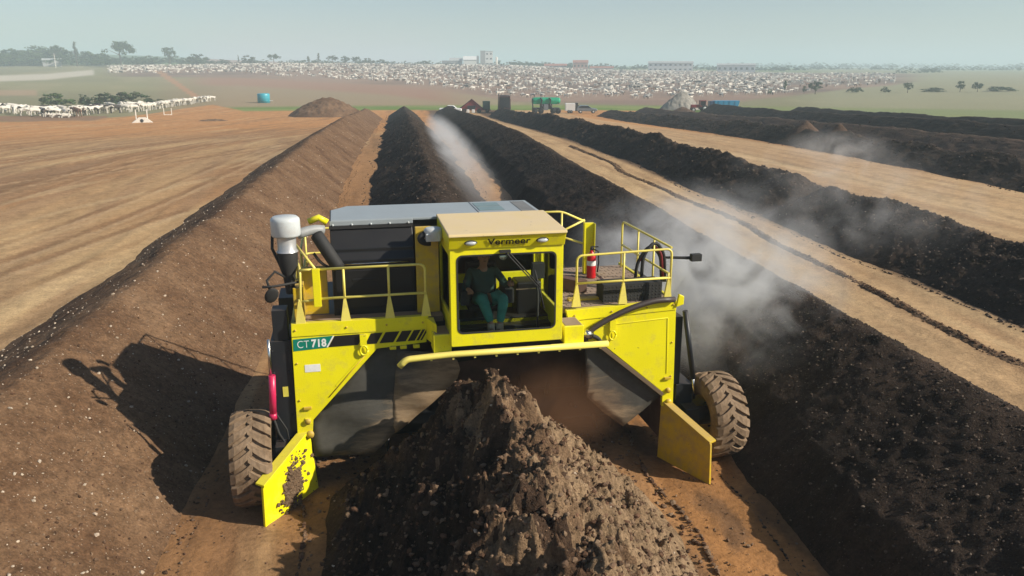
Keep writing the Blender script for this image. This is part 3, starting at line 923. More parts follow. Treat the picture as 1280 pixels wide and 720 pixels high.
FM = flap_mat('inner_curtain_rubber', -1.95, 1.05, -.6, 2.3)
FR = flap_mat('right_curtain_rubber', 2.2, .55, 1.5, 1.18)
wav = lambda x, z: .025 * math.sin(x * 5 + z * 2) + .015 * math.sin(z * 9 + x * 3)
sheet('rubber_curtain', [(-1.80, 2.36), (-2.94, 1.2), (-2.90, .60), (-2.35, .55), (-1.96, .57), (-1.70, .82), (-1.36, 1.22), (-1.30, 1.7), (-1.36, 2.36)], FL, .19, curve=wav)
sheet('rubber_curtain', [(-1.55, 2.28), (-1.70, .82), (-1.40, 1.05), (-1.05, 1.36), (-.76, 1.60), (-.63, 1.76), (-.58, 1.92), (-.62, 2.05), (-.75, 2.2)], FM, .10, curve=lambda x, z: .22 * (x + .6) ** 2 * .4 + .02 * math.sin(z * 8 + x * 6))
sheet('rubber_curtain', [(1.50, 2.25), (1.78, 2.22), (2.96, 1.22), (2.62, .92), (2.22, .60), (1.85, .9), (1.56, 1.20)], FR, .20, curve=lambda x, z: .012 * math.sin(x * 4))
sheet('rubber_curtain', [(-.70, 2.36), (1.52, 2.36), (1.52, 1.95), (.9, 1.88), (.0, 1.90), (-.66, 1.84)], RUB, .55, curve=wav)
DUSTW = simple('dusty_tunnel_wall', (.10, .058, .038), .95, 0, .4, 3)
tw = MB()
tw.box(-3.0, 3.0, 1.2, 1.26, .55, 2.36)
tw.box(-2.98, -2.9, .25, 3.0, .3, 2.4); tw.box(2.9, 2.98, .25, 3.0, .3, 2.4)
tw.build('tunnel_wall', DUSTW, T)
rtw = MB().prism([(.55, .35), (1.9, .5), (1.55, 1.15), (.35, 1.1)], 1.15, 1.19, 'z')
dr = MB().lathe([(.0, -2.8), (.28, -2.8), (.28, 2.8), (.0, 2.8)], (0, .95, .8), 'x', 20)
for k in range(40):
    a = k * 2.4; x = -2.7 + k * .138
    dr.tube([(x, .95 + .26 * math.cos(a), .8 + .26 * math.sin(a)), (x, .95 + .55 * math.cos(a), .8 + .55 * math.sin(a))], [.05, .03], 4)
dr.build('turning_drum', STEEL, T)

# ---- main frame and decks
fr = MB()
fr.box(-3.06, 3.0, .18, 3.0, 2.38, 2.70)
fr.box(-1.06, 1.16, -.02, .18, 2.40, 2.62)
fr.build('main_frame', BLK, T, .01)
dkp = MB(); dkp.box(.93, 3.0, .18, 2.75, 2.702, 2.79)
for i in range(26):
    for j in range(11):
        xx, yy = .98 + .078 * i, .24 + .23 * j + (.05 if i % 2 else 0)
        dkp.box(xx, xx + .03, yy, yy + .08, 2.79, 2.796)
dkp.build('deck', DECK, T)
MB().box(-3.05, -.82, .18, .62, 2.702, 2.79).build('deck', DECK, T)
MB().box(1.3, 1.95, .5, .62, 2.79, 2.83).build('step_plate', YELD, T, .01)
MB().prism([(1.15, 1.45), (1.55, .95), (1.75, .95), (1.75, 1.0), (1.25, 1.6)], 2.8, 3.02, 'z').build('access_hatch', simple('rust_plate', (.11, .06, .045), .8), T, .01)

# ---- guard rails
def rail(paths, posts, gus=True, name='guard_rail', r=.02):
    m = MB()
    for p in paths:
        m.tube(fillet(p, .1), r, 8)
    g = m.build(name, YELR, T)
    for (x, y, z0, z1) in posts:
        q = MB().tube([(x, y, z0), (x, y, z1)], r * .95, 8)
        if gus:
            q.prism([(x - .075, ZT - .01), (x + .075, ZT - .01), (x + .018, 3.17), (x - .018, 3.17)], y - .03, y + .012)
        q.build('post', YELR, g)
    return g
rail([[(-2.70, .12, 3.64), (-1.09, .12, 3.64), (-1.09, .12, ZT)], [(-2.70, .12, 3.19), (-1.09, .12, 3.19)]],
     [(-2.30, .12, 3.1, 3.63), (-1.64, .12, 3.1, 3.63), (-1.09, .12, 3.1, 3.3)])
rail([[(1.31, .12, ZT), (1.31, .12, 3.65), (2.90, .12, 3.69), (2.90, .12, ZT)], [(1.31, .12, 3.20), (2.90, .12, 3.21)]],
     [(1.31, .12, 3.1, 3.3), (2.09, .12, 3.1, 3.66), (2.86, .12, 3.1, 3.3)])
rail([[(2.93, .2, 3.69), (2.93, 2.55, 3.69), (2.93, 2.55, 2.8)], [(2.93, .2, 3.24), (2.93, 2.55, 3.24)]],
     [(2.93, .95, 2.8, 3.68), (2.93, 1.7, 2.8, 3.68)], False)
rail([[(1.0, 2.3, 3.97), (1.66, 2.3, 3.97), (2.1, 2.3, 3.77)], [(1.66, 2.3, 3.5), (2.1, 2.3, 3.35)], [(1.66, 2.3, 3.97), (1.66, 2.3, 2.8)], [(1.0, 2.3, 3.45), (1.66, 2.3, 3.60), (2.1, 2.3, 3.80)]], [], False)
rail([[(-2.70, .12, 3.64), (-2.98, .62, 3.92)], [(-2.92, .12, 3.64), (-2.70, .12, 3.64)], [(-2.92, .12, 3.16), (-2.70, .12, 3.18)], [(-2.96, .12, ZT), (-2.92, .12, 3.64), (-3.0, .7, 3.72)], [(-3.02, .9, ZT), (-3.0, .7, 3.72)], [(-2.94, .12, 3.2), (-3.02, .8, 3.2)]],
     [(-2.96, .12, 3.1, 3.2)])
rail([[(-2.95, 1.3, 2.8), (-2.95, 1.3, 3.7), (-2.95, 3.0, 3.7), (.7, 3.0, 3.7), (.7, 3.0, 2.72)], [(-2.95, 1.3, 3.25), (-2.95, 3.0, 3.25), (.7, 3.0, 3.25)]], [(x_, 3.0, 2.7, 3.7) for x_ in (-2.95, -1.7, -.5)], False)
MB().box(-2.4, .8, 2.06, 2.95, 2.71, 3.35).build('rear_housing', BLK, T, .03)
gp = MB(); gp.box(-2.75, -2.64, .06, .12, 3.08, 3.66); gp.build('gate_post', YEL, T, .006)
hp = MB(); hp.box(-3.05, -2.90, .2, 1.2, ZT, 3.35); hp.box(-2.93, -2.55, .62, .72, 2.8, 3.55); hp.build('side_panel', YELD, T, .01)
st_ = MB(); st_.box(2.06, 2.24, 2.18, 2.26, 2.8, 3.76); st_.box(2.235, 2.25, 2.1, 2.26, 2.8, 3.76); st_.build('rail_post', YEL, T, .008)

# ---- engine hood
HX0, HX1 = -2.47, .90
hd = MB()
hd.prism([(.52, 2.78), (.52, 3.66), (.60, 3.76), (.60, 3.82), (.84, 4.14), (.84, 4.19), (2.05, 4.19), (2.05, 2.78)], HX0, -1.20, 'x')
hd.prism([(.86, 2.78), (.86, 4.19), (2.05, 4.19), (2.05, 2.78)], -1.198, HX1, 'x')
hood = hd.build('engine_hood', BLK, T, .012)
hr = MB()
hr.prism([(HX0 + .02, .80), (HX1 + .02, .80), (HX1 + .02, 2.12), (HX0 + .28, 2.12), (HX0 + .02, 1.75)], 4.195, 4.235, 'z')
hr.box(HX0, -1.19, .78, .80, 4.15, 4.225)
hrf = hr.build('hood_roof', GREYROOF, hood, .008)
pn = MB(); pn.box(-.05, .37, 1.2, 1.55, 4.236, 4.242); pn.box(-.05, .37, 1.62, 1.95, 4.236, 4.242); pn.build('vent_panel', simple('vent_grey', (.17, .24, .25), .45), hood)
pn = MB(); pn.box(.62, .86, 1.0, 2.0, 4.236, 4.240); pn.build('walk_strip', simple('rough_grey', (.16, .165, .165), .85), hood)
pn = MB(); pn.box(-.10, -.09, .82, 2.1, 4.236, 4.240); pn.build('seam', DBLK, hood)
ln = MB(); ln.tube([(-2.38, .515, 3.60), (-1.3, .515, 3.60)], .012, 6); ln.build('trim_strip', CHR, hood)
hl = MB(); hl.box(HX0 + .05, -1.24, .50, .522, 2.9, 3.5); hl.box(HX0 + .3, HX0 + .7, .49, .502, 3.33, 3.37); hl.build('door', BLK, hood, .01)
MB().box(HX0 - .01, -1.19, .775, .80, 4.10, 4.15).build('seal', RUB, hood)
for i in range(5):
    MB().lathe([(0, .765), (.016, .765), (.016, .78)], (HX0 + .05 + i * .29, 0, 4.165), 'y', 8).build('bolt', WHT, hood)
MB().box(-1.195, -.84, .40, .46, 2.79, 4.16).build('bulkhead', YELD, T, .01)

# ---- air cleaner, ducting, muffler
ac = empty('air_cleaner', (-3.09, .30, 3.55)); ac.parent = T
m = MB(); m.lathe([(0, .86), (.17, .865), (.205, .835), (.212, .80), (.212, .60), (.20, .575), (.13, .56)], seg=32); m.build('cap', WHT, ac)
m = MB(); m.lathe([(.14, .57), (.135, .38), (.16, .34)], seg=24); m.build('throat', simple('pale_metal', (.5, .5, .5), .35, .5), ac)
m = MB(); m.lathe([(.14, .36), (.15, .3), (.14, .14), (.09, -.02), (.06, -.3)], seg=24); m.tube([(-.19, -.02, .62), (-.21, -.02, .4), (-.1, -.05, .12), (0, 0, -.1)], .022, 8); m.build('base', RUB, ac)
m = MB().tube(bez((-2.94, .5, 4.10), (-2.78, .55, 4.14), (-2.7, .6, 4.16), (-2.56, .65, 4.12), 8), .075, 14); m.build('duct', simple('grey_duct', (.27, .28, .28), .5), T)
m = MB().tube(bez((-2.66, .58, 4.06), (-2.60, .5, 3.98), (-2.50, .45, 3.80), (-2.36, .45, 3.56), 10), .10, 16); m.build('intake_hose', RUB, T)
m = MB().tube([(-2.78, .75, 4.24), (-2.62, .75, 4.30), (-2.50, .75, 4.22)], .05, 10); m.build('intake_bracket', YEL, T)
m = MB().tube(bez((-2.72, .5, 3.80), (-2.66, .45, 3.70), (-2.6, .42, 3.6), (-2.4, .44, 3.55), 8), .022, 8); m.build('hose', RUB, T)
m = MB(); m.lathe([(0, 4.0), (.13, 4.0), (.15, 4.02), (.15, 4.14), (.12, 4.17), (0, 4.18)], (-.93, .24, 0), 'z', 20); m.box(-1.06, -.84, .1, .34, 3.98, 4.1); m.build('filter_housing', WHT, T, .02)
m = MB().tube(bez((-1.05, .22, 4.08), (-1.18, .2, 4.05), (-1.16, .2, 3.94), (-.98, .2, 3.95), 10), .05, 12); m.build('hose', RUB, T)

# ---- mirrors
def mirror(pts, head, rot):
    a = MB().tube(pts, .018, 8); mm = a.build('mirror', RUB, T)
    h = MB().ball((0, 0, 0), (.10, .03, .13), 16, 10); q = h.build('mirror_head', RUB, mm); q.location = head; q.rotation_euler = rot
mirror([(-2.93, .15, 3.46), (-3.30, .1, 3.42), (-3.46, .05, 3.43)], (-3.34, .05, 3.30), (R(20), R(15), R(20)))
MB().tube([(-3.12, .25, 3.5), (-3.28, .2, 3.62), (-3.40, .15, 3.5), (-3.36, .1, 3.36)], .02, 8).build('mirror_bracket', RUB, T)
m = MB().tube([(2.94, .45, 3.47), (3.25, .4, 3.46), (3.42, .35, 3.46)], [.022, .026, .034], 10); m.box(3.34, 3.52, .3, .4, 3.41, 3.53); m.build('mirror', RUB, T, .01)

# ---- hoses on the right
m = MB().tube(fillet([(2.96, .04, 2.86), (2.6, .02, 2.87), (2.15, .0, 2.76), (1.75, .0, 2.58), (1.52, .0, 2.44), (1.42, .0, 2.27)], .3, 6), .048, 14); m.build('hydraulic_hose', simple('brown_hose', (.045, .033, .03), .5), T)
m = MB().tube(fillet([(1.48, .03, 2.36), (1.66, .04, 2.30), (1.74, .06, 2.18)], .08, 5), .035, 12); m.build('hydraulic_hose', RUB, T)
m = MB().tube([(1.40, -.02, 2.42), (1.54, -.02, 2.36)], .07, 12); m.build('hose_fitting', CHR, T)
m = MB()
m.tube(fillet([(2.70, .9, 2.85), (2.72, .9, 3.42), (2.95, .95, 3.66), (3.15, 1.0, 3.40), (3.18, 1.0, 2.9)], .25, 6), .03, 10)
m.tube(fillet([(2.62, 1.0, 2.85), (2.66, 1.0, 3.30), (2.88, 1.0, 3.58), (3.08, 1.0, 3.38), (3.12, 1.0, 2.9)], .25, 6), .028, 10)
m.build('hose_loop', RUB, T)
m = MB().tube(fillet([(2.70, .98, 3.30), (2.90, .98, 3.60), (3.08, .98, 3.44), (3.13, .98, 3.0)], .2, 6), .022, 10); m.build('hose_loop', simple('red_hose', (.16, .015, .02), .5), T)
m = MB(); m.box(1.82, 2.84, .30, .66, 2.80, 3.10)
for i in range(16):
    for j in range(5):
        m.ball((1.87 + i * .062, .30, 2.84 + j * .052), (.014, .01, .014), 6, 4)
m.build('battery_box', RUB, T, .01)
m = MB(); m.prism([(3.0, 2.72), (3.13, 2.76), (3.13, 2.9), (3.04, 2.94)], .05, .1); m.build('hose_bracket', YEL, T, .01)

# ---- front bar and its mounts
m = MB().tube(fillet([(-1.56, -.40, 2.22), (-1.46, -.42, 2.33), (-.8, -.42, 2.36), (1.68, -.42, 2.35)], .1), .05, 14)
for i in range(9):
    m.box(-1.1 + i * .33, -1.07 + i * .33, -.43, -.41, 2.28, 2.33)
m.build('front_bar', YELR, T)
for x0, x1 in ((-1.04, -.77), (.98, 1.30)):
    q = MB(); q.box(x0, x1, -.37, .08, 2.37, 2.66); q.build('bar_mount', YEL, T, .012)
    q = MB(); q.box(x0 + .03, x1 - .03, -.33, .05, 2.655, 2.668); q.build('mount_top', DECK, T)
m = MB().prism([(-1.10, .1), (-.98, -.3), (-.98, .1)], 2.45, 2.80, 'z'); m.build('corner_gusset', YEL, T, .008)

# ---- the cab
cab = empty('cab', (0, 0, 0)); cab.parent = T
CX0, CX1, CY = -.79, .91, -.50
fm = MB()
fm.holed(rrect(CX0, CX1, 2.50, 4.02, .02), rrect(CX0 + .10, CX1 - .11, 2.70, 3.885, .085), CY, CY + .07)
for x0, x1 in ((CX0, CX0 + .05), (CX1 - .05, CX1)):
    fm.holed(rrect(CY + .072, .78, 2.50, 4.02, .02), rrect(CY + .14, .66, 2.95, 3.86, .07), x0, x1, 'x')
fm.holed(rrect(CX0 + .052, CX1 - .052, 2.50, 4.02, .02), rrect(CX0 + .16, CX1 - .16, 3.30, 3.84, .07), .71, .78)
fm.box(CX0 + .05, CX1 - .05, -.43, .71, 2.50, 2.56)
fm.box(CX0 + .05, CX1 - .05, .18, .24, 2.56, 2.68)
cf = fm.build('cab_frame', YEL, cab, .01)
rf = MB()
rf.prism([(-.64, 4.185), (.80, 4.235), (.80, 4.28), (-.62, 4.225)], CX0 - .03, CX1 + .02, 'x')
rf.build('roof', TAN, cab, .012)
vz = MB()
vz.prism([(-.63, 4.182), (-.60, 4.155), (-.525, 3.985), (-.45, 4.03), (.79, 4.03), (.79, 4.23)], CX0 - .02, CX1 + .01, 'x')
vz.build('visor', YEL, cab, .01)
gk = MB(); gk.holed(rrect(CX0 + .094, CX1 - .104, 2.694, 3.891, .088), rrect(CX0 + .118, CX1 - .128, 2.718, 3.867, .075), CY - .006, CY + .004); gk.build('window_seal', RUB, cab)
MB().prism(rrect(CX0 + .10, CX1 - .11, 2.70, 3.885, .08), CY + .03, CY + .036).build('windshield', GLASS, cab)
for x in (CX0 + .02, CX1 - .026):
    MB().prism(rrect(CY + .14, .66, 2.95, 3.86, .07), x, x + .006, 'x').build('side_window', GLASS, cab)
MB().prism(rrect(CX0 + .16, CX1 - .16, 3.30, 3.84, .07), .74, .746).build('rear_window', GLASS, cab)
for x in (CX0 + .30, CX1 - .34):
    q = MB().ball((0, 0, 0), (.082, .035, .036), 20, 10); h = q.build('headlight', LENS, cab); h.location = (x, -.572, 4.08); h.rotation_euler = (R(24), 0, 0)
    q = MB().ball((0, .012, 0), (.10, .03, .05), 20, 10); g = q.build('bezel', RUB, h)
lettering('lettering', 'Vermeer', .15, DBLK, (.07, -.580, 4.085), (R(90 + 24), 0, 0), cab, .002, .0, 1.05, .003, 1.12)
wp = MB()
wp.tube([(-.02, -.53, 3.93), (.03, -.54, 3.91), (.52, -.52, 3.36)], .010, 6); wp.tube([(.03, -.53, 3.93), (.08, -.54, 3.91), (.56, -.52, 3.36)], .010, 6)
wp.tube([(.47, -.515, 3.62), (.62, -.515, 3.02)], .012, 6); wp.box(-.06, .1, -.56, -.50, 3.91, 3.95)
wp.build('wiper', RUB, cab)
m = MB().lathe([(0, -.012), (.058, -.012), (.062, 0), (0, .01)], axis='y', seg=20); q = m.build('inside_mirror', simple('mirror_face', (.55, .62, .6), .15, .6), cab); q.location = (.015, -.40, 3.83); q.rotation_euler = (R(-12), 0, 0)
# inside
m = MB(); m.box(-.42, .12, .16, .62, 2.80, 2.92); m.box(-.40, .10, .52, .66, 2.9, 3.55); m.box(-.30, .0, .53, .65, 3.55, 3.78); m.build('seat', SEATM, cab, .05)
m = MB(); m.box(-.30, .0, .24, .56, 2.56, 2.80); m.build('seat_base', STEEL, cab, .02)
for x0 in (-.56, .14):
    m = MB(); m.box(x0, x0 + .13, .0, .55, 2.98, 3.20); m.tube([(x0 + .065, .08, 3.2), (x0 + .065, .04, 3.34)], .014, 8); m.ball((x0 + .065, .04, 3.36), .03, 10, 6); m.build('armrest', SEATM, cab, .02)
m = MB(); m.box(.38, .78, .3, .70, 2.57, 3.22); m.build('side_console', BLK, cab, .03)
m = MB(); m.box(.36, .74, .295, .299, 3.1, 3.12); m.build('console_trim', CHR, cab)
m = MB(); m.box(-.73, -.58, .1, .3, 2.57, 3.2); m.build('document_box', YEL, cab, .01)
m = MB(); m.box(-.72, -.6, -.1, .05, 2.57, 2.8); m.build('bucket', WHT, cab, .02)
m = MB(); m.tube([(.60, -.2, 2.6), (.66, .05, 3.1), (.62, .1, 3.5)], .02, 8); m.box(.55, .75, -.02, .08, 3.35, 3.6); m.build('monitor', RUB, cab, .01)

# ---- fire extinguisher
fx = empty('fire_extinguisher', (0, 0, 0), 0, 'red fire extinguisher strapped to the yellow post on the right deck', 'fire extinguisher')
ex = Matrix.Rotation(R(4.4), 4, 'Z') @ Vector((2.13, 1.92, 2.79)) + Vector((1.36, 11.8, 0))
fx.location = ex
RED = simple('extinguisher_red', (.55, .012, .02), .3, 0, .08, 4)
MB().lathe([(0, .0), (.075, .0), (.085, .02), (.085, .40), (.07, .45), (.035, .48), (.03, .52), (0, .52)], seg=24).build('cylinder', RED, fx)
MB().lathe([(.0862, .24), (.0862, .33)], seg=24).build('paper_label', DWHT, fx)
q = MB(); q.lathe([(0, .52), (.03, .52), (.03, .57), (0, .57)], seg=12); q.box(-.02, .12, -.012, .012, .57, .59); q.tube([(.02, -.02, .55), (.11, -.05, .5), (.12, -.06, .3), (.1, -.06, .12)], .014, 8); q.build('valve', RUB, fx)

# ------------------------------------------------------------------ the driver
def skin_mesh(name, chains, mats, sub=2, root=0, extra=None):
    """chains: list of (parent_index_or_None, [((x,y,z), r), ...]); returns an evaluated single mesh grown over the skeleton"""
    vs, es, rr = [], [], []
    for par, pts in chains:
        prev = par
        for p, r in pts:
            vs.append(p); rr.append(r)
            if prev is not None:
                es.append((prev, len(vs) - 1))
            prev = len(vs) - 1
    me = bpy.data.meshes.new(name + '_skeleton'); me.from_pydata(vs, es, [])
    o = bpy.data.objects.new(name + '_skeleton', me); link(o)
    sk = o.modifiers.new('skin', 'SKIN'); sk.use_smooth_shade = True
    for i, d in enumerate(me.skin_vertices[0].data):
        q = rr[i]
        d.radius = q if isinstance(q, tuple) else (q, q)
        d.use_root = (i == root)
    sb = o.modifiers.new('sub', 'SUBSURF'); sb.levels = sub; sb.render_levels = sub
    dg = bpy.context.evaluated_depsgraph_get(); dg.update()
    out = bpy.data.meshes.new_from_object(o.evaluated_get(dg))
    out.name = name
    bpy.data.objects.remove(o)
    out.materials.clear()
    for m in (mats if isinstance(mats, (list, tuple)) else [mats]):
        out.materials.append(m)
    out.polygons.foreach_set('use_smooth', [True] * len(out.polygons))
    return out

SKIN = simple('driver_skin', (.30, .16, .10), .5)
SHIRT = simple('dark_green_shirt', (.022, .055, .048), .85, 0, .25, 9, .3)
TROU = simple('teal_trousers', (.03, .19, .165), .85, 0, .25, 9, .3)
SHOE = simple('pale_boots', (.36, .30, .24), .8)
HAIR = simple('black_hair', (.012, .010, .009), .7)

def driver():
    root = empty('person', (1.36, 11.8, 0), R(4.4), 'driver in dark shirt and teal trousers seated behind the windshield, hands on the levers', 'person')
    hip = (-.15, .34, 3.02)
    sR, sL = (-.355, .38, 3.41), (.055, .38, 3.41)
    eR, eL = (-.47, .20, 3.19), (.19, .20, 3.21)
    hR, hL = (-.44, -.02, 3.24), (.20, -.02, 3.33)
    torso = [(hip, .14), ((-.15, .36, 3.17), .135), ((-.15, .38, 3.33), .14), ((-.15, .38, 3.44), .09)]
    neckhead = [((-.15, .35, 3.51), .052), ((-.15, .31, 3.60), (.078, .088)), ((-.15, .30, 3.68), (.080, .094)), ((-.15, .31, 3.74), (.06, .07))]
    def hand(w, side):
        """palm, four fingers curled round a lever and a thumb; returned as chains relative to the wrist"""
        x, y, z = w
        palm = [((x, y - .045, z + .008), (.034, .018)), ((x, y - .075, z + .006), (.036, .016))]
        fing = []
        for k, (dx, ln) in enumerate(((-.030, .062), (-.010, .07), (.010, .067), (.029, .054))):
            bx = x + dx
            fing.append([((bx, y - .085, z + .004), .0095), ((bx, y - .085 - ln * .45, z - .010), .009), ((bx, y - .085 - ln * .5, z - .034), .0085), ((bx, y - .085 - ln * .2, z - .046), .0075)])
        th = [((x - side * .036, y - .05, z - .004), .011), ((x - side * .050, y - .085, z - .020), .010), ((x - side * .038, y - .108, z - .034), .0085)]
        return palm, fing, th
    legs = (((-.25, .28, 3.0), (-.235, -.02, 3.08), (-.13, -.20, 2.75)), ((-.05, .28, 3.0), (.10, -.06, 3.09), (.00, -.22, 2.74)))
    ch = [(None, torso + neckhead)]
    idx = len(torso + neckhead)
    def addc(par, pts):
        nonlocal idx
        ch.append((par, pts)); idx += len(pts); return idx - 1
    for sh, el, ha, side in ((sR, eR, hR, -1), (sL, eL, hL, 1)):
        w = addc(2, [(sh, .062), (el, .046), (ha, .030)])
        palm, fing, th = hand(ha, side)
        p = addc(w, palm)
        for f in fing: addc(p, f)
        addc(p - 1, th)
    for a, k, f in legs:
        q = addc(0, [(a, .10), (k, .066), ((f[0], f[1] + .03, f[2]), .042), ((f[0], f[1] - .02, 2.63), .042), ((f[0] + .01, f[1] - .16, 2.61), .036)])
    body = link(bpy.data.objects.new('body', skin_mesh('body', ch, SKIN)), root)
    # face: nose, ears, brow, eyes on the same head
    MB().ball((-.15, .205, 3.655), (.014, .020, .026), 10, 8).build('nose', SKIN, root)
    for q in (-.232, -.068): MB().ball((q, .305, 3.655), (.012, .022, .032), 8, 6).build('ear', SKIN, root)
    for q in (-.181, -.119): MB().ball((q, .218, 3.682), (.012, .007, .007), 8, 6).build('eye', HAIR, root)
    MB().ball((-.15, .217, 3.616), (.024, .006, .006), 8, 6).build('mouth', HAIR, root)
    hair = MB().ball((-.15, .322, 3.725), (.092, .103, .072), 18, 12); hair.build('hair', HAIR, root)
    top = [(None, [((-.15, .34, 2.98), .19), ((-.15, .36, 3.17), .18), ((-.15, .38, 3.33), .185), ((-.15, .38, 3.455), .085)])]
    n = 4
    for sh, el, ha in ((sR, eR, hR), (sL, eL, hL)):
        wv = Vector(el).lerp(Vector(ha), .85)
        top.append((2, [(sh, .076), (el, .058), (tuple(wv), .042)])); n += 3
    link(bpy.data.objects.new('shirt', skin_mesh('shirt', top, SHIRT)), root)
    tr = [(None, [((-.15, .33, 2.98), .175), ((-.15, .34, 3.07), .175)])]
    for a, k, f in legs:
        tr.append((0, [(a, .125), (k, .098), ((f[0], f[1] + .02, f[2] - .02), .062)]))
    link(bpy.data.objects.new('trousers', skin_mesh('trousers', tr, TROU)), root)
    for a, k, f in legs:
        q = MB()
        q.ball((f[0] + .005, f[1] - .075, 2.612), (.052, .135, .048), 14, 10)
        q.tube([(f[0], f[1] - .0, 2.61), (f[0], f[1] + .01, 2.73)], .058, 14)
        q.build('boot', SHOE, root)
driver()
# ------------------------------------------------------------------ far things
def yaw_to(p):
    return math.atan2(p.y, p.x) - math.pi / 2      # heading that turns local +y away from the camera

def wheels_on(root, pts, r, w, rimcol):
    for (x, y) in pts:
        e = empty('wheel', (x, y, r)); e.parent = root
        MB().lathe([(r * .55, -w / 2), (r * .9, -w / 2), (r, -w * .3), (r, w * .3), (r * .9, w / 2), (r * .55, w / 2)], axis='y', seg=20).build('tyre', RUB, e)
        MB().lathe([(0, -w * .4), (r * .56, -w * .42), (r * .56, w * .42), (0, w * .4)], axis='y', seg=16).build('rim', rimcol, e)

DKGREY = simple('far_dark_paint', (.02, .022, .026), .4)
MAROON = simple('maroon_paint', (.20, .025, .03), .55, 0, .2, 2)
DMAR = simple('dark_maroon_paint', (.05, .022, .022), .55, 0, .2, 2)
FGREEN = simple('green_tank_paint', (.01, .30, .16), .4, 0, .12, 1.5)
FBLUE = simple('blue_trailer_paint', (.02, .23, .42), .4, 0, .12, 1.5)
CYAN = simple('cyan_tank_paint', (.03, .33, .42), .4, 0, .08, 1)
FWHITE = simple('far_white_paint', (.72, .72, .70), .5, 0, .06, 1)
SILVER = simple('grey_car_paint', (.22, .25, .28), .25, .4, .04, 1)
FRED = simple('tractor_red', (.22, .03, .03), .4)
WGLASS = simple('dark_window', (.02, .03, .035), .08)
CONC = simple('white_concrete', (.66, .62, .55), .85, 0, .15, 3)
ROOFR = simple('red_roof', (.32, .13, .09), .8, 0, .2, .6)
ROOFG = simple('grey_sheet_roof', (.42, .43, .42), .5, 0, .15, .5)
WALLW = simple('pale_wall', (.66, .63, .57), .8, 0, .08, .4)
WALLG = simple('grey_wall', (.30, .30, .30), .8, 0, .1, .4)

def at(u, v, name, label, cat, rz=None, group=None):
    p = spot(u, v)
    return empty(name, p, -PSI if rz is None else rz, label, cat, group)

# --- plant and vehicles at the far end of the yard
def tractor(e, paint, s=1.0):
    m = MB(); m.box(-.1, 2.1, -.45, .45, 1.0, 1.75); m.box(1.9, 2.15, -.35, .35, .8, 1.6); m.build('bonnet', paint, e, .08)
    m = MB(); m.box(-1.4, .2, -.5, .5, .7, 1.3); m.build('chassis', DKGREY, e, .05)
    m = MB()
    for x in (-1.35, -.05):
        for y in (-.65, .65):
            m.box(x - .05, x + .05, y - .05, y + .05, 1.3, 2.6)
    m.box(-1.45, .05, -.75, .75, 2.6, 2.75); m.box(-1.4, 0, -.7, .7, 1.2, 1.5); m.build('cab', paint, e, .03)
    m = MB(); m.box(-1.3, -.1, -.62, .62, 1.5, 2.6); m.build('cab_window', WGLASS, e)
    m = MB(); m.tube([(.9, .25, 1.7), (.9, .25, 2.7)], .05, 8); m.build('exhaust_pipe', DKGREY, e)
    for x, r, y in ((-1.1, .85, .8), (1.6, .55, .75)):
        wheels_on(e, [(x, -y), (x, y)], r, .42, FWHITE)

e = at(590, 141, 'compost_screener', 'maroon A shaped screening machine parked at the far end of the rows', 'screener')
m = MB(); m.prism([(-2.7, .5), (2.2, .5), (2.6, .75), (.15, 2.7), (-.15, 2.7), (-2.9, .75)], -.8, .8); m.build('hopper', MAROON, e, .05)
m = MB(); m.tube([(-2.7, -.9, .7), (0, -.9, 2.8), (2.6, -.9, .7)], .1, 6); m.build('conveyor', DMAR, e)
m = MB(); m.box(-.9, .8, -1.0, -.8, .8, 1.5); m.build('engine_box', DKGREY, e, .04)
for q in (-1.1, .0): MB().box(q, q + .6, -1.0, -.82, .0, .75).build('bag', FWHITE, e, .1)
wheels_on(e, [(-1.6, -.7), (1.5, -.7)], .45, .3, DMAR)
e = at(608, 141, 'generator_trailer', 'dark green box trailer standing beside the maroon screener', 'trailer')
m = MB(); m.box(-.75, .75, -.7, .7, .7, 2.4); m.build('cabinet', simple('dark_green_box', (.03, .06, .05), .5), e, .04)
m = MB(); m.box(-1.0, .9, -.6, .6, .5, .7); m.build('frame', MAROON, e)
wheels_on(e, [(.2, -.7), (.2, .7)], .42, .25, DKGREY)
e = at(563, 142, 'white_pickup', 'low white pickup half hidden by a black windrow tip', 'pickup')
m = MB(); m.prism([(-2.2, .5), (2.3, .5), (2.3, 1.0), (1.3, 1.1), (.7, 1.6), (-.5, 1.65), (-.7, 1.1), (-2.2, 1.1)], -.8, .8); m.build('body', FWHITE, e, .06)
m = MB(); m.prism([(1.2, 1.12), (.68, 1.55), (-.42, 1.58), (-.6, 1.12)], -.815, .815); m.build('window', WGLASS, e)
wheels_on(e, [(-1.4, -.8), (1.4, -.8), (-1.4, .8), (1.4, .8)], .36, .22, FWHITE)
e = at(631, 142, 'dump_truck', 'tall dark maroon dump truck seen from its tail', 'truck')
m = MB(); m.prism([(-1.25, .9), (1.25, .9), (1.1, 3.5), (-1.1, 3.5)], -.5, 3.5); m.build('dump_body', DMAR, e, .06)
m = MB(); m.box(-1.0, 1.0, -.56, -.5, 1.2, 3.2); m.build('tailgate', DKGREY, e, .04)
m = MB(); m.tube([(-1.35, -.3, .6), (-1.25, -.3, 3.9)], .09, 6); m.tube([(-1.3, -.3, 3.7), (.9, -.3, 3.65)], .06, 6); m.build('roll_frame', DKGREY, e)
m = MB(); m.box(-1.2, 1.2, 3.6, 5.2, .7, 2.8); m.build('cab', DMAR, e, .1)
m = MB(); m.box(-1.05, 1.05, -.7, -.5, .55, .85); m.build('bumper', FWHITE, e, .05)
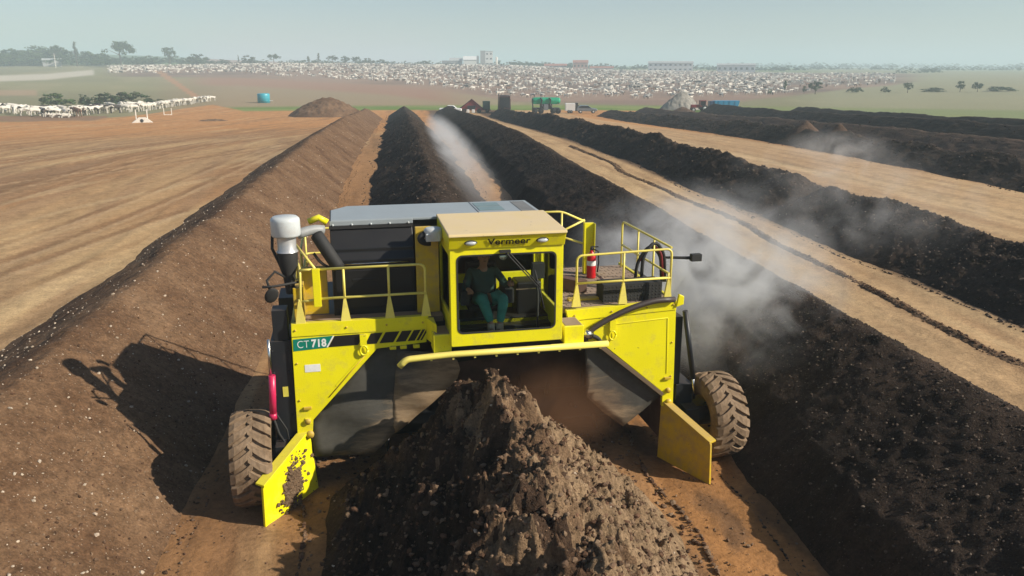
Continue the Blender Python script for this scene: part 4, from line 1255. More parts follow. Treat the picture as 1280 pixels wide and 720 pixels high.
for x in (-1.0, 1.0):
    for y in (.2, 1.6, 4.4):
        q = empty('wheel', (x, y, .5)); q.parent = e
        MB().lathe([(.28, -.16), (.45, -.18), (.5, -.1), (.5, .1), (.45, .18), (.28, .16)], axis='x', seg=18).build('tyre', RUB, q)
        MB().lathe([(0, -.1), (.28, -.14), (.28, .14), (0, .1)], axis='x', seg=14).build('rim', FWHITE, q)
e = at(682, 142, 'spreader_wagon', 'green tank wagon with black wheels and hoops at the row ends', 'wagon')
m = MB(); m.lathe([(0, -2.9), (.45, -2.85), (.62, -2.6), (.68, -2.0), (.68, 2.2), (.6, 2.75), (.4, 2.95), (0, 3.0)], (0, 0, 2.55), 'x', 20); m.box(-2.6, 2.2, -.6, .6, 2.0, 2.6); m.build('tank', FGREEN, e, .03)
m = MB(); m.box(-2.8, 2.8, -.5, .5, .9, 1.2); m.box(-2.75, -2.55, -.7, .7, .6, 3.0); m.box(-1.2, 1.3, -.55, .55, 1.2, 2.0); m.build('frame', DKGREY, e)
for x in (-1.3, .45):
    q = MB(); q.tube(fillet([(x + .1, -.75, 3.1), (x + .55, -.8, 2.9), (x + .35, -.8, 1.9), (x + .9, -.8, 1.0)], .3), .14, 8); q.build('hoop', DKGREY, e)
m = MB(); m.box(-.45, .5, -.85, -.55, .7, 1.9); m.build('side_tank', SILVER, e, .06)
wheels_on(e, [(-2.2, -.75), (-1.0, -.75), (1.5, -.75), (2.5, -.75), (-2.2, .75), (2.5, .75)], .6, .35, DKGREY)
e = at(713, 141.5, 'box_trailer', 'small white box trailer hitched behind the grey car', 'trailer')
m = MB(); m.box(-1.1, .9, -.8, .8, .5, 2.0); m.build('box', FWHITE, e, .05)
m = MB(); m.box(.95, 1.5, -.6, .6, .4, 2.1); m.tube([(1.2, 0, 1.9), (1.9, 0, 1.3), (2.0, 0, .5)], .12, 8); m.build('headboard', DKGREY, e, .05)
wheels_on(e, [(-.4, -.8), (.1, -.8)], .33, .22, SILVER)
e = at(733, 141.5, 'parked_car', 'grey car parked at the far end of the yard beside the white box trailer', 'car')
m = MB(); m.prism([(-2.1, .4), (2.1, .4), (2.15, .8), (1.95, .95), (1.0, 1.05), (.35, 1.55), (-1.2, 1.6), (-2.0, 1.15), (-2.15, .8)], -.85, .85); m.build('body', SILVER, e, .1)
m = MB(); m.prism([(.9, 1.06), (.3, 1.48), (-1.15, 1.52), (-1.75, 1.12)], -.862, .862); m.build('window', WGLASS, e)
m = MB(); m.ball((2.05, -.6, .8), (.12, .18, .1), 8, 6); m.build('headlight', LENS, e)
wheels_on(e, [(-1.3, -.8), (1.35, -.8), (-1.3, .8), (1.35, .8)], .35, .22, FWHITE)
e = at(874, 140, 'farm_tractor', 'red tractor hitched in front of the blue trailer', 'tractor', math.pi - PSI)
tractor(e, FRED); e.scale = (.88, .88, .88)
e = at(906, 138, 'blue_trailer', 'bright blue tipping trailer behind the red tractor', 'trailer')
m = MB(); m.prism([(-2.6, .9), (2.6, .9), (2.9, 2.1), (-2.6, 2.1)], -1.1, 1.1); m.build('body', FBLUE, e, .04)
m = MB(); m.box(-3.6, -2.62, -1.0, 1.0, .8, 2.0); m.build('headboard', simple('navy_panel', (.02, .05, .12), .5), e, .04)
m = MB(); m.box(-2.6, 2.6, -1.12, -1.08, .62, .86); m.build('side_skirt', FWHITE, e)
for x in (-1.7, -.5, .7, 1.9):
    MB().box(x - .05, x + .05, -1.18, -1.1, .95, 2.1).build('rib', FBLUE, e)
wheels_on(e, [(.6, -.9), (1.8, -.9), (.6, .9), (1.8, .9)], .45, .3, FWHITE)
p = spot(866, 139.5)
GREYS = soil('grey_dust_heap', (.20, .19, .17), (.27, .25, .22), (.34, .32, .28), None, .4)
windrow('dust_heap', 'steep grey heap of dry powder behind the red tractor', p.x + 1, p.y + 6, p.y + 14, 5.4, 4.6, 4.9, 60, 60, GREYS, CL_PALE, (.3, .1), 60, seed=101, group='')
e = at(330, 128.5, 'water_tank', 'round cyan water tank standing alone beyond the yard', 'tank')
m = MB(); m.lathe([(0, 0), (1.62, 0), (1.62, 2.25), (1.5, 2.42), (0, 2.5)], seg=32)
for z in (.6, 1.2, 1.8): m.lathe([(1.64, z), (1.66, z + .04), (1.64, z + .08)], seg=32)
m.build('shell', CYAN, e)
m = MB(); m.box(1.55, 2.4, -.06, .06, .5, .62); m.build('outlet_pipe', FWHITE, e)

# --- white concrete trough and frame on the left
e = at(178, 153.5, 'pipe_outlet', 'white concrete pipe outlet with two white posts and a dark mouth', 'culvert', yaw_to(spot(178, 153)))
m = MB(); m.prism([(-1.65, 0), (1.65, 0), (1.2, .35), (.55, .85), (-.5, .85), (-1.1, .4)], -.2, .9); m.build('headwall', CONC, e, .05)
m = MB(); m.lathe([(0, -.26), (.24, -.26), (.28, -.23), (.28, -.19), (0, -.19)], (-.05, 0, .35), 'y', 20); m.build('mouth', DKGREY, e)
for x in (-.85, .85):
    MB().box(x - .09, x + .09, .2, .38, .3, 2.15).build('post', CONC, e, .02)
e = at(210, 144, 'white_gate', 'white gate of two posts and a ground bar on the open yard', 'gate', yaw_to(spot(210, 144)))
for x in (-.7, .7):
    MB().box(x - .07, x + .07, -.07, .07, 0, 1.35).build('post', CONC, e, .02)
MB().box(-.63, .63, -.06, .06, .02, .14).build('bar', CONC, e, .02)

# --- cattle
HIDEW = simple('white_hide', (.60, .56, .49), .8, 0, .15, 2)
HIDED = simple('dark_hide', (.035, .028, .025), .8, 0, .3, 3)
HIDEB = simple('brown_hide', (.16, .09, .06), .8, 0, .3, 3)
def cow_mesh(name, mat, graze=False, lying=False, sub=1):
    z0 = -.62 if lying else 0
    ch = [(None, [((0, -.75, 1.16 + z0), .25), ((0, -.2, 1.10 + z0), .31), ((0, .45, 1.12 + z0), .30), ((0, .62, 1.40 + z0), .12)])]
    hd = [((0, .95, 1.2 + z0), .18), ((0, 1.2, 1.32 + z0), .13), ((0, 1.42, 1.27 + z0), .12), ((0, 1.66, 1.06 + z0), .075)]
    if graze:
        hd = [((0, .95, 1.05), .18), ((0, 1.2, .72), .13), ((0, 1.35, .45), .11), ((0, 1.48, .2), .075)]
    ch.append((2, hd)); n = 8
    h = hd[2][0]
    for s in (-1, 1):
        ch.append((6, [((s * .2, h[1] - .06, h[2] + .05), .045), ((s * .27, h[1] - .08, h[2] - .02), .03)])); n += 2
    ch.append((0, [((0, -1.0, 1.2 + z0), .05), ((0, -1.08, .75 + max(z0, -.4)), .03), ((0, -1.06, .5 + max(z0, -.3)), .04)]))
    for s in (-1, 1):
        if lying:
            ch.append((0, [((s * .3, -.55, .3), .13), ((s * .36, -.2, .12), .07), ((s * .34, -.5, .07), .05)]))
            ch.append((2, [((s * .22, .62, .3), .10), ((s * .24, .85, .1), .06), ((s * .22, .6, .06), .05)]))
        else:
            ch.append((0, [((s * .19, -.72, .92), .15), ((s * .18, -.62, .66), .09), ((s * .18, -.80, .42), .055), ((s * .18, -.76, .05), .06)]))
            ch.append((2, [((s * .17, .48, .85), .11), ((s * .17, .50, .48), .062), ((s * .17, .48, .05), .058)]))
    return skin_mesh(name, ch, mat, sub)
COWM = [cow_mesh('standing_cow', HIDEW), cow_mesh('grazing_cow', HIDEW, True), cow_mesh('dark_cow', HIDED), cow_mesh('brown_cow', HIDEB), cow_mesh('lying_cow', HIDEW, False, True)]
PATCH = bpy.data.materials.new('patched_hide')
t, nd, lk = nt(PATCH); principled(t, ramp(t, noise(t, objco(t), 1.1, 2), [(.47, (.66, .62, .55)), (.5, (.03, .025, .022))]), .8)
cp_ = COWM[0].copy(); cp_.materials.clear(); cp_.materials.append(PATCH); COWM.append(cp_)

def cow(k, p, rz, label, group, s=1.0):
    o = bpy.data.objects.new('cow', COWM[k]); link(o)
    o.location = p; o.rotation_euler = (0, 0, rz); o.scale = (s, s, s)
    return tag(o, label, 'cow', group)
fu, fv = [-8, 2, 50, 90, 130, 180, 215, 262], [142, 142, 146.5, 147, 143, 140, 134, 127.5]
R1 = 'cattle standing along the left edge of the yard'
LB = {0: 'white cow standing in the front row at the left edge of the orange yard', 1: 'white cow with lowered head in the row at the left edge of the yard', 2: 'dark cow among the white cattle at the left edge of the yard',
      4: 'white cow lying down before the standing row at the left edge of the yard', 5: 'black and white cow in the row at the left edge of the yard'}
for i in range(46):
    u = -6 + 186 * (i + .35 * rnd.random()) / 45
    v = np.interp(u, fu, fv) - (i % 3) * 1.7 - rnd.random() * .6
    k = rnd.choice([0, 0, 1, 5, 5, 2, 2 if u > 130 else 0, 2 if u > 145 else 1])
    p = spot(u, v)
    cow(k, p, yaw_to(p) + rnd.choice([math.pi / 2, -math.pi / 2, math.pi / 2, .4, math.pi]) + rnd.uniform(-.5, .5), LB[k], R1, rnd.uniform(1.1, 1.35))
for u, v in ((71, 147.3), (83, 147.2), (60, 146)):
    p = spot(u, v); cow(4, p, yaw_to(p) + math.pi / 2, LB[4], R1, 1.05)
p = spot(97, 147); cow(3, p, yaw_to(p) + .5, 'stout brown cow standing in the gap of the white cattle row', None, 1.35)
R2 = 'white cattle in a long file down the far yard edge'
for i in range(34):
    u = 184 + 80 * i / 33 + rnd.uniform(-1, 1)
    v = np.interp(u, fu, fv) - rnd.random() * .9
    p = spot(u, v)
    cow(rnd.choice([0, 0, 1]), p, rnd.uniform(0, 6.28), 'white cow in the long file running down the far left yard edge', R2, rnd.uniform(1.05, 1.2))

def pen_points(n):
    out = []
    lu = [120, 300, 480, 560, 640, 880, 1000, 1120]; lr = [560, 545, 425, 345, 252, 222, 310, 450]
    while len(out) < n:
        m = 6000
        u = 135 + 985 * rs.rand(m)
        r = 215 + 525 * np.sqrt(rs.rand(m))
        low = np.interp(u, lu, lr)
        ok = r > low
        ok &= rs.rand(m) < np.interp(r, [200, 300, 500, 740], [1.0, .8, .55, .5])
        az = np.arctan((u - 640) / 1037) + PSI
        x, y = r * np.sin(az), r * np.cos(az)
        # bare alleys between the pens and loose clumping
        ok &= np.abs(np.mod(x * .8 + y * .35, 88) - 44) > 3
        ok &= np.abs(np.mod(y - x * .15, 64) - 32) > 2
        ok &= fbm(x * .03, y * .03, 3, 7) + .9 * rs.rand(m) > .12
        ok &= ~((u > 985) & (rs.rand(m) < .55)); ok &= ~((u < 300) & (r < 600) & (rs.rand(m) < .5))
        out += list(zip(x[ok], y[ok], r[ok]))
    return np.array(out[:n])
pts = pen_points(6400)
pts = pts[np.argsort(pts[:, 2])]
pts[:, 2] = terr(pts[:, 0], pts[:, 1])
for x, y, z in pts[:210]:
    cow(rnd.choice([0, 0, 0, 1, 5]), (x, y, z), rnd.uniform(0, 6.28), 'pale cow in the big feedlot herd on the slope beyond the grass strip', 'feedlot herd on the slope', rnd.uniform(.85, 1.0))
def far_herd(P):
    b = MB().prism([(-.25, 1.35), (-.33, .8), (.0, .62), (.33, .8), (.25, 1.38), (0, 1.45)], -1.0, .8, 'y')
    b.prism([(.8, 1.05), (1.3, 1.2), (1.65, .9), (1.55, 1.25), (1.25, 1.5), (.8, 1.42)], -.12, .12, 'x')
    for sx in (-.2, .2):
        for sy in (-.8, .6):
            b.box(sx - .07, sx + .07, sy - .08, sy + .08, 0, .8)
    me0 = b.mesh('c', HIDEW)
    BV = np.array([v.co[:] for v in me0.vertices])
    me0.calc_loop_triangles()
    BF = np.array([t_.vertices[:] for t_ in me0.loop_triangles])
    n = len(P); a = rs.rand(n) * 6.28; s = .6 + .28 * rs.rand(n)
    ca, sa = (np.cos(a) * s)[:, None], (np.sin(a) * s)[:, None]
    V = np.stack([BV[None, :, 0] * ca - BV[None, :, 1] * sa, BV[None, :, 0] * sa + BV[None, :, 1] * ca, BV[None, :, 2] * s[:, None]], -1) + P[:, None, :]
    F = BF[None] + (np.arange(n) * len(BV))[:, None, None]
    k = rs.rand(n); mi = np.where(k < .78, 0, np.where(k < .88, 1, 2))
    me = mesh_np('cattle_herd', V.reshape(-1, 3), F.reshape(-1, 3), [HIDEW, HIDED, HIDEB], np.repeat(mi, len(BF)), False)
    o = link(bpy.data.objects.new('cattle_herd', me)); tag(o, 'thousands of pale cattle crowding the far slope', 'cattle', kind='stuff')
far_herd(pts[210:])

# --- trees and bushes
def foliage(name, c0, c1):
    m = bpy.data.materials.new(name)
    t, nd, lk = nt(m)
    g = N(nd, 'ShaderNodeNewGeometry')
    c = ramp(t, g.outputs['Random Per Island'], [(0, c0), (1, c1)])
    principled(t, c, .8, spec=.2)
    return m
FOL = [foliage('dark_leaves', (.025, .045, .018), (.06, .095, .035)), foliage('green_leaves', (.035, .065, .02), (.08, .125, .04)), foliage('grey_leaves', (.05, .065, .04), (.09, .11, .065))]
BARK = simple('bark', (.10, .075, .055), .9, 0, .3, 4)
def crown_mesh(seed, shape, mat):
    """leaf tufts gathered in clumps round the limb ends; unit height 1, unit width 1"""
    q = np.random.RandomState(seed)
    V, F = [], []
    nc = {'spread': 30, 'round': 26, 'thin': 20, 'bush': 30}[shape]
    for c in range(nc):
        a = q.rand() * 6.28
        if shape == 'spread':
            rr = .46 * math.sqrt(q.rand()); cz = .78 - .5 * rr * rr * 2 + .14 * (q.rand() - .5) - (.1 if q.rand() < .25 else 0)
        elif shape == 'thin':
            cz = .35 + .6 * q.rand(); rr = .4 * q.rand() * (1.15 - cz)
        elif shape == 'bush':
            rr = .48 * math.sqrt(q.rand()); cz = .12 + .75 * q.rand() * (1 - (rr / .5) ** 2 * .75)
        else:
            d = q.randn(3); d /= np.linalg.norm(d); k = .36 * q.rand() ** .4
            rr = math.hypot(d[0], d[1]) * k; cz = .62 + d[2] * k * .9
        cen = np.array((rr * math.cos(a), rr * math.sin(a), cz)); cr = .09 + .06 * q.rand()
        for l in range(34):
            d = q.randn(3); d /= np.linalg.norm(d)
            p = cen + d * cr * (q.rand() ** .4) * np.array((1.1, 1.1, .8))
            n1 = q.randn(3); n1 /= np.linalg.norm(n1); n2 = np.cross(n1, d); n2 /= (np.linalg.norm(n2) + 1e-6)
            s = (.034 if shape == 'bush' else .024) + .022 * q.rand()
            b = len(V)
            V += [p - n1 * s, p + n2 * s * .7, p + n1 * s, p - n2 * s * .7]
            F.append((b, b + 1, b + 2, b + 3))
    return mesh_np('crown', np.array(V), np.array(F), [mat], None, False)
CR = {}
def B_(u, v):
    p = spot(u, v)
    return math.hypot(p.x, p.y)
def tree(u, r, hpx, wpx, shape, fol, label, group=None, name='tree', seed=0, bushy=False):
    p = polar(u, r)
    k = r / 1037
    h, w_ = hpx * k, wpx * k
    e = empty(name, p, rnd.random() * 6.28, label, 'bush' if bushy else 'tree', group)
    key = (shape, fol, seed % 4)
    if key not in CR:
        CR[key] = crown_mesh(hash(shape) % 7 + 10 * fol + seed % 4, shape, FOL[fol])
    c = bpy.data.objects.new('crown', CR[key]); link(c, e); c.scale = (w_, w_, h)
    m = MB(); bt = .25 if bushy else .62
    m.tube([(0, 0, -.3), (.01 * w_, 0, h * bt * .5), (.03 * w_, .02 * w_, h * bt)], [h * .035, h * .025, h * .015], 7)
    for i in range(5):
        a = i * 1.26 + rnd.random(); z = h * bt * (.5 + .1 * i)
        m.tube([(.01 * w_, 0, z), (.16 * w_ * math.cos(a), .16 * w_ * math.sin(a), z + .1 * h), (.3 * w_ * math.cos(a), .3 * w_ * math.sin(a), z + .17 * h)], [h * .014, h * .01, h * .005], 5)
    m.build('trunk', BARK, e)
    return e
tree(74, 770, 24, 22, 'spread', 0, 'spreading dark tree left of the hill shed, wider than its slim neighbour', seed=1)
tree(97, 760, 25, 11, 'thin', 2, 'slim sparse tree beside the spreading dark tree on the left hill', seed=2)
tree(110, 790, 15, 26, 'round', 0, 'low round dark tree between the slim tree and the biggest hill tree', seed=3)
tree(152, 745, 31, 34, 'spread', 0, 'biggest spreading tree on the left hill, standing behind the first cattle', seed=0)
tree(172, 760, 12, 22, 'bush', 0, 'low dark bush at the foot of the biggest hill tree', seed=1, bushy=True, name='bush')
tree(213, 745, 22, 19, 'round', 0, 'upright rounded tree alone right of the biggest hill tree', seed=2)
tree(247, 750, 17, 23, 'bush', 0, 'squat dome shaped dark tree at the top edge of the herd', seed=0)
tree(281, 755, 9, 16, 'bush', 2, 'small greyish bush right of the squat dome shaped tree', seed=2, bushy=True, name='bush')
tree(299, 755, 11, 4, 'thin', 0, 'thin pole like sapling between two bushes above the herd', seed=3)
tree(311, 750, 13, 18, 'bush', 2, 'grey green broad bush left of the umbrella shaped tree', seed=3, bushy=True, name='bush')
tree(343, 745, 14, 17, 'spread', 0, 'umbrella shaped tree standing clear against the pale sky', seed=2)
tree(386, 745, 10, 8, 'thin', 0, 'small thin tree right of the umbrella shaped tree', seed=0)
tree(399, 750, 13, 7, 'thin', 2, 'taller thin tree just right of a small thin tree', seed=1)
tree(416, 750, 12, 14, 'spread', 2, 'grey flat topped tree left of the dense tree clump', seed=3)
tree(432, 745, 11, 15, 'round', 0, 'dense dark tree forming the left half of a clump above the herd', seed=1)
tree(445, 745, 10, 15, 'round', 0, 'dense dark tree forming the right half of a clump above the herd', seed=2)
tree(461, 745, 10, 16, 'bush', 2, 'broad grey bush right of the dense tree clump', seed=0, bushy=True, name='bush')
tree(478, 745, 8, 14, 'bush', 0, 'low dark bush at the right end of the trees above the herd', seed=2, bushy=True, name='bush')
tree(532, 745, 8, 12, 'bush', 0, 'lone low bush left of the grey sheds', seed=3, bushy=True, name='bush')
tree(66, B_(66, 132.5), 19, 34, 'bush', 1, 'round green bush behind the white cattle row, apart from the others', seed=0, bushy=True, name='bush')
tree(99, B_(99, 132.5), 15, 14, 'bush', 0, 'small bush behind the brown cow, between larger bushes', seed=1, bushy=True, name='bush')
tree(124, B_(124, 132), 17, 36, 'bush', 0, 'broad flat dark bush behind the cattle, second from the pipe outlet', seed=2, bushy=True, name='bush')
tree(160, B_(160, 131), 20, 40, 'bush', 0, 'largest dark bush behind the cattle, right above the pipe outlet', seed=3, bushy=True, name='bush')
tree(194, B_(194, 131), 7, 24, 'bush', 2, 'low scrubby bush tailing off right of the largest dark bush', seed=1, bushy=True, name='bush')
tree(1022, 300, 17, 19, 'round', 0, 'tallest round tree in the pale field beyond the blue trailer', seed=1)
tree(983, 310, 15, 10, 'thin', 1, 'slender tree left of the tallest round field tree', seed=2)
tree(1008, 305, 9, 8, 'round', 0, 'small tree crowding the tallest round field tree on its left', seed=3)
tree(965, 300, 7, 7, 'bush', 1, 'tiny bush left of the slender field tree', seed=3, bushy=True, name='bush')
tree(1072, 320, 8, 18, 'bush', 0, 'wide low bush halfway along the pale field', seed=0, bushy=True, name='bush')
tree(1110, 320, 8, 10, 'bush', 0, 'small bush right of the wide low bush in the field', seed=1, bushy=True, name='bush')
tree(1138, 320, 12, 14, 'round', 0, 'rounded tree between the field bushes and the far pair', seed=2)
tree(1170, 330, 6, 26, 'bush', 0, 'long low bush left of the far pair of field trees', seed=2, bushy=True, name='bush')
tree(1204, 330, 12, 15, 'round', 0, 'left tree of the far pair in the pale field', seed=3)
tree(1226, 330, 11, 16, 'round', 0, 'right tree of the far pair in the pale field', seed=0)
tree(1252, 340, 7, 34, 'bush', 0, 'last low dark bush of the pale field toward the frame edge', seed=3, bushy=True, name='bush')

def treeline(label, specs):
    V, F, n = [], [], 0
    for (u0, u1, r, hp, num) in specs:
        for i in range(num):
            u = u0 + (u1 - u0) * rs.rand(); p = polar(u, r * (1 + .04 * rs.randn()))
            s = r / 1037 * hp * (.6 + .7 * rs.rand())
            base = CRB[rs.randint(len(CRB))]
            V.append(base[0] * np.array((s * 1.9, s * 1.9, s)) + np.array(p[:])); F.append(base[1] + n); n += len(base[0])
    me = mesh_np('treeline', np.concatenate(V), np.concatenate(F), [FOL[0]], None, False)
    o = link(bpy.data.objects.new('treeline', me)); tag(o, label, kind='stuff')
CRB = []
for k in range(3):
    me = crown_mesh(90 + k, 'bush', FOL[0]); V0 = np.array([v.co[:] for v in me.vertices]); F0 = np.array([p_.vertices[:] for p_ in me.polygons])
    CRB.append((V0[:4 * 34 * 12], F0[:34 * 12]))
treeline('dark scrub and woods massed on the left hill', [(-40, 135, 800, 14, 90), (-60, 70, 830, 18, 50), (120, 260, 830, 9, 50), (230, 560, 810, 5.5, 110)])
treeline('hazy belts of distant woods along the horizon', [(620, 720, 830, 7, 50), (730, 1000, 900, 6, 80), (640, 760, 1000, 6, 30), (1000, 1300, 1100, 5, 70), (860, 1300, 1700, 6, 70), (950, 1300, 2300, 5, 60), (470, 600, 1000, 4, 40), (1120, 1180, 800, 5, 14)])

# --- buildings beyond the herd
def block(e, x0, x1, d, z, wall, roof, pitch=0.0, rows=1, nwin=0, eave=.4):
    m = MB()
    if pitch:
        m.prism([(0, 0), (d, 0), (d, z), (d / 2, z + pitch - .1), (0, z)], x0, x1, 'x')
    else:
        m.box(x0, x1, 0, d, 0, z)
    m.build('wall', wall, e)
    m = MB()
    if pitch:
        m.prism([(-eave, z - .1), (d / 2, z + pitch), (d + eave, z - .1), (d + eave, z + .15), (d / 2, z + pitch + .25), (-eave, z + .15)], x0 - eave, x1 + eave, 'x')
    else:
        m.box(x0 - .2, x1 + .2, -.2, d + .2, z + .003, z + .45)
    m.build('roof', roof, e)
    for r_ in range(rows):
        for i in range(nwin):
            x = x0 + (x1 - x0) * (i + .5) / nwin; zz = z * (r_ + .55) / rows
            w2 = (x1 - x0) / nwin * .22; h2 = z / rows * .15
            MB().box(x - w2, x + w2, -.06, .05, zz - h2, zz + h2).build('window', WGLASS, e)
def bld(u, r, label, name='building'):
    p = polar(u, r); p.z -= .3
    return empty(name, p, -math.atan2(p.x, p.y), label, 'building')
k8 = 770 / 1037
e = bld(608, 770, 'tall white and grey silo tower above the herd', 'silo_tower')
block(e, -5.5, -1.0, 6, 13.6, WALLG, ROOFG); block(e, -.99, 6, 6.5, 13.2, FWHITE, ROOFG, 0, 3, 2)
block(e, -6, 7, 4, 2.6, FWHITE, ROOFG)
for x, hh in ((-8, 9), (9.5, 8)):
    MB().lathe([(1.0, 0), (1.0, hh), (0, hh + .8)], (x, 2, 0), 'z', 14).build('silo', CONC, e)
e = bld(590, 790, 'pale pitched roof shed beside the silo tower', 'storage_shed'); block(e, -8, 5, 14, 6.0, FWHITE, FWHITE, 3.2)
e = bld(574, 795, 'greyish long shed left of the pale pitched shed', 'storage_shed'); block(e, -9, 3, 14, 5.2, WALLG, ROOFG, 2.6)
e = bld(561, 790, 'low dark roofed shed at the left end of the sheds', 'storage_shed'); block(e, -6, 5, 12, 3.0, WALLG, simple('dark_roof', (.14, .14, .14), .7), 2.0)
e = bld(722, 735, 'small pink walled house with a red roof at the top of the pens', 'house'); block(e, -4, 9, 8, 6.0, simple('pink_wall', (.45, .26, .20), .8), ROOFR, 2.0, 1, 4)
e = bld(700, 745, 'low red roofed barn left of the pink walled house', 'barn'); block(e, -14, 6, 9, 2.6, WALLG, ROOFR, 1.6)
e = bld(752, 720, 'low pale shed right of the pink walled house', 'storage_shed'); block(e, -10, 10, 7, 2.4, WALLW, ROOFR, 1.2)
e = bld(838, 730, 'long white two storey building, the wider of two on the ridge', 'long_building'); block(e, -19, 19, 12, 7.4, FWHITE, ROOFG, 1.4, 2, 9)
e = bld(920, 740, 'long white low building, the narrower of two on the ridge', 'long_building'); block(e, -16, 16, 12, 6.6, FWHITE, ROOFG, 1.2, 1, 7)
e = bld(67, 745, 'small open shed under the spreading tree on the left hill', 'open_shed'); block(e, -7, 6, 8, 5.0, WALLG, ROOFG, 1.0)
e = empty('utility_pole', polar(70, 690), 0, 'thin pale pole below the shed on the left hill', 'pole')
MB().lathe([(.22, -.3), (.15, 10), (0, 10.05)], seg=10).build('shaft', CONC, e); MB().box(-.9, .9, -.08, .08, 9.2, 9.4).build('crossarm', BARK, e)
# ------------------------------------------------------------------ air, steam
def volume_box(name, lo, hi, mat, label, rot=0.0):
    c = [(a + b) / 2 for a, b in zip(lo, hi)]
    m = MB().box(lo[0] - c[0], hi[0] - c[0], lo[1] - c[1], hi[1] - c[1], lo[2] - c[2], hi[2] - c[2])
    o = m.build(name, mat)
    o.location = c; o.rotation_euler = (0, 0, rot)
    tag(o, label, kind='stuff')
    return o

hm = bpy.data.materials.new('pale_haze')
t, nd, lk = nt(hm)
out = N(nd, 'ShaderNodeOutputMaterial'); pv = N(nd, 'ShaderNodeVolumePrincipled')
pv.inputs['Color'].default_value = (.73, .90, .97, 1); pv.inputs['Density'].default_value = HAZE; pv.inputs['Anisotropy'].default_value = 0.0
lk.new(pv.outputs[0], out.inputs['Volume'])
volume_box('haze', (-5900, -5900, -8), (5900, 5900, 75), hm, 'thin pale haze lying over the yard and the fields')

def steam(name, label, lo, hi, dens, scale, rot=0.0, stretch=(1, 1, 1), lowc=.45, seed=0.0, col=(.93, .94, .95)):
    m = bpy.data.materials.new(name)
    t, nd, lk = nt(m)
    out = N(nd, 'ShaderNodeOutputMaterial'); pv = N(nd, 'ShaderNodeVolumePrincipled')
    pv.inputs['Color'].default_value = tuple(col) + (1,)
    pv.inputs['Anisotropy'].default_value = .1
    tc = N(nd, 'ShaderNodeTexCoord')
    # falloff towards the box faces
    mp = N(nd, 'ShaderNodeMapping'); mp.inputs['Location'].default_value = (-1, -1, -1); mp.inputs['Scale'].default_value = (2, 2, 2)
    lk.new(tc.outputs['Generated'], mp.inputs[0])
    ln = N(nd, 'ShaderNodeVectorMath', operation='LENGTH'); lk.new(mp.outputs[0], ln.inputs[0])
    fo = N(nd, 'ShaderNodeMapRange', interpolation_type='SMOOTHSTEP'); lk.new(ln.outputs['Value'], fo.inputs[0])
    fo.inputs[1].default_value = .98; fo.inputs[2].default_value = .15; fo.inputs[3].default_value = 0; fo.inputs[4].default_value = 1
    m2 = N(nd, 'ShaderNodeMapping'); m2.inputs['Scale'].default_value = stretch; m2.inputs['Location'].default_value = (seed, seed, 0); lk.new(tc.outputs['Object'], m2.inputs[0])
    f = noise(t, m2.outputs[0], scale, 5, .58, 1.6)
    nr = N(nd, 'ShaderNodeMapRange', interpolation_type='SMOOTHSTEP'); lk.new(f, nr.inputs[0]); nr.inputs[1].default_value = lowc; nr.inputs[2].default_value = lowc + .24
    mu = N(nd, 'ShaderNodeMath', operation='MULTIPLY'); lk.new(fo.outputs[0], mu.inputs[0]); lk.new(nr.outputs[0], mu.inputs[1])
    md = N(nd, 'ShaderNodeMath', operation='MULTIPLY'); lk.new(mu.outputs[0], md.inputs[0]); md.inputs[1].default_value = dens
    lk.new(md.outputs[0], pv.inputs['Density'])
    lk.new(pv.outputs[0], out.inputs['Volume'])
    return volume_box(name, lo, hi, m, label, rot)
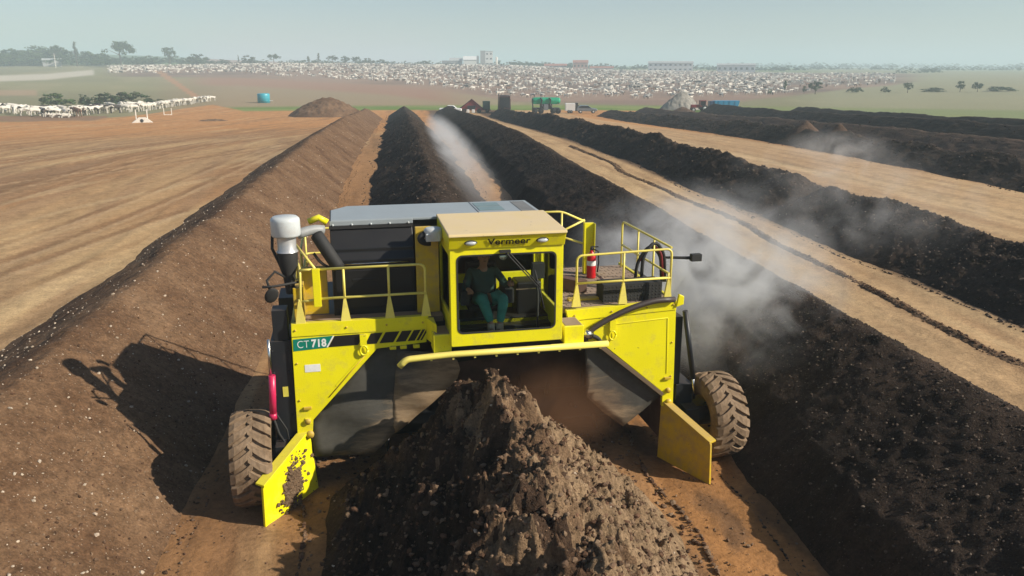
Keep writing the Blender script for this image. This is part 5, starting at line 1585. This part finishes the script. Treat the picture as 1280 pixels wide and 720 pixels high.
if STEAM:
    steam('steam', 'pale steam drifting off the black windrow right of the turner', (3.0, 11.8, -.2), (9.9, 21.5, 4.3), 1.25, .6, R(-14), lowc=.42)
    steam('steam', 'thin steam wisps over the black windrow past the pale berm', (9.5, 17, .5), (19, 32, 4.6), .22, .45, R(-10), lowc=.48, seed=3.3)
    steam('steam', 'ribbon of steam trailing along the row behind the turner', (1.6, 20, .25), (4.9, 95, 2.7), .17, .5, R(0), (1, .35, 1), .32, seed=7)
    steam('dust', 'reddish dust thrown down under the right curtain of the turner', (1.2, 11.3, .2), (3.9, 13.2, 2.0), 1.3, .9, R(4), (1, 1, .5), .3, 5.0, (.42, .24, .14))
    steam('steam', 'small puff of steam before the far dark windrow', (26, 48, -.2), (34.5, 58, 2.6), .15, .4, 0, lowc=.38, seed=11)

# ------------------------------------------------------------------ sky, sun, camera
w = bpy.data.worlds.new('World'); sc.world = w; w.use_nodes = True
t = w.node_tree; t.nodes.clear()
sky = t.nodes.new('ShaderNodeTexSky'); sky.sky_type = 'NISHITA'; sky.sun_disc = False
SEL, SAZ = R(32), R(-24)
sky.sun_elevation = SEL; sky.sun_rotation = math.pi / 2 - SAZ
sky.altitude = 600; sky.air_density = 1.0; sky.dust_density = SKYDUST; sky.ozone_density = 2.0
bg = t.nodes.new('ShaderNodeBackground'); bg.inputs[1].default_value = SKYS
ow = t.nodes.new('ShaderNodeOutputWorld')
t.links.new(sky.outputs[0], bg.inputs[0]); t.links.new(bg.outputs[0], ow.inputs[0])
sl = bpy.data.lights.new('sun', 'SUN'); sl.energy = SUN; sl.angle = R(.55); sl.color = (1, .91, .77)
so = link(bpy.data.objects.new('sun', sl))
so.rotation_euler = Vector((math.cos(SEL) * math.cos(SAZ), math.cos(SEL) * math.sin(SAZ), math.sin(SEL))).to_track_quat('Z', 'Y').to_euler()
cd = bpy.data.cameras.new('camera'); cd.sensor_width = 36; cd.lens = 1000 * 36 / 1280; cd.clip_end = 20000; cd.clip_start = .1
co_ = link(bpy.data.objects.new('camera', cd)); co_.location = (0, 0, H)
co_.rotation_euler = (math.pi / 2 - TH, 0, -PSI)
sc.camera = co_
vs = sc.view_settings; vs.view_transform = 'Standard'; vs.look = 'None'; vs.gamma = 1; vs.use_curve_mapping = False; vs.exposure = EXPO
sc.cycles.use_denoising = True
sc.cycles.volume_bounces = 1
sc.cycles.max_bounces = 8; sc.cycles.diffuse_bounces = 3; sc.cycles.transparent_max_bounces = 12
sc.cycles.volume_step_rate = 1.0
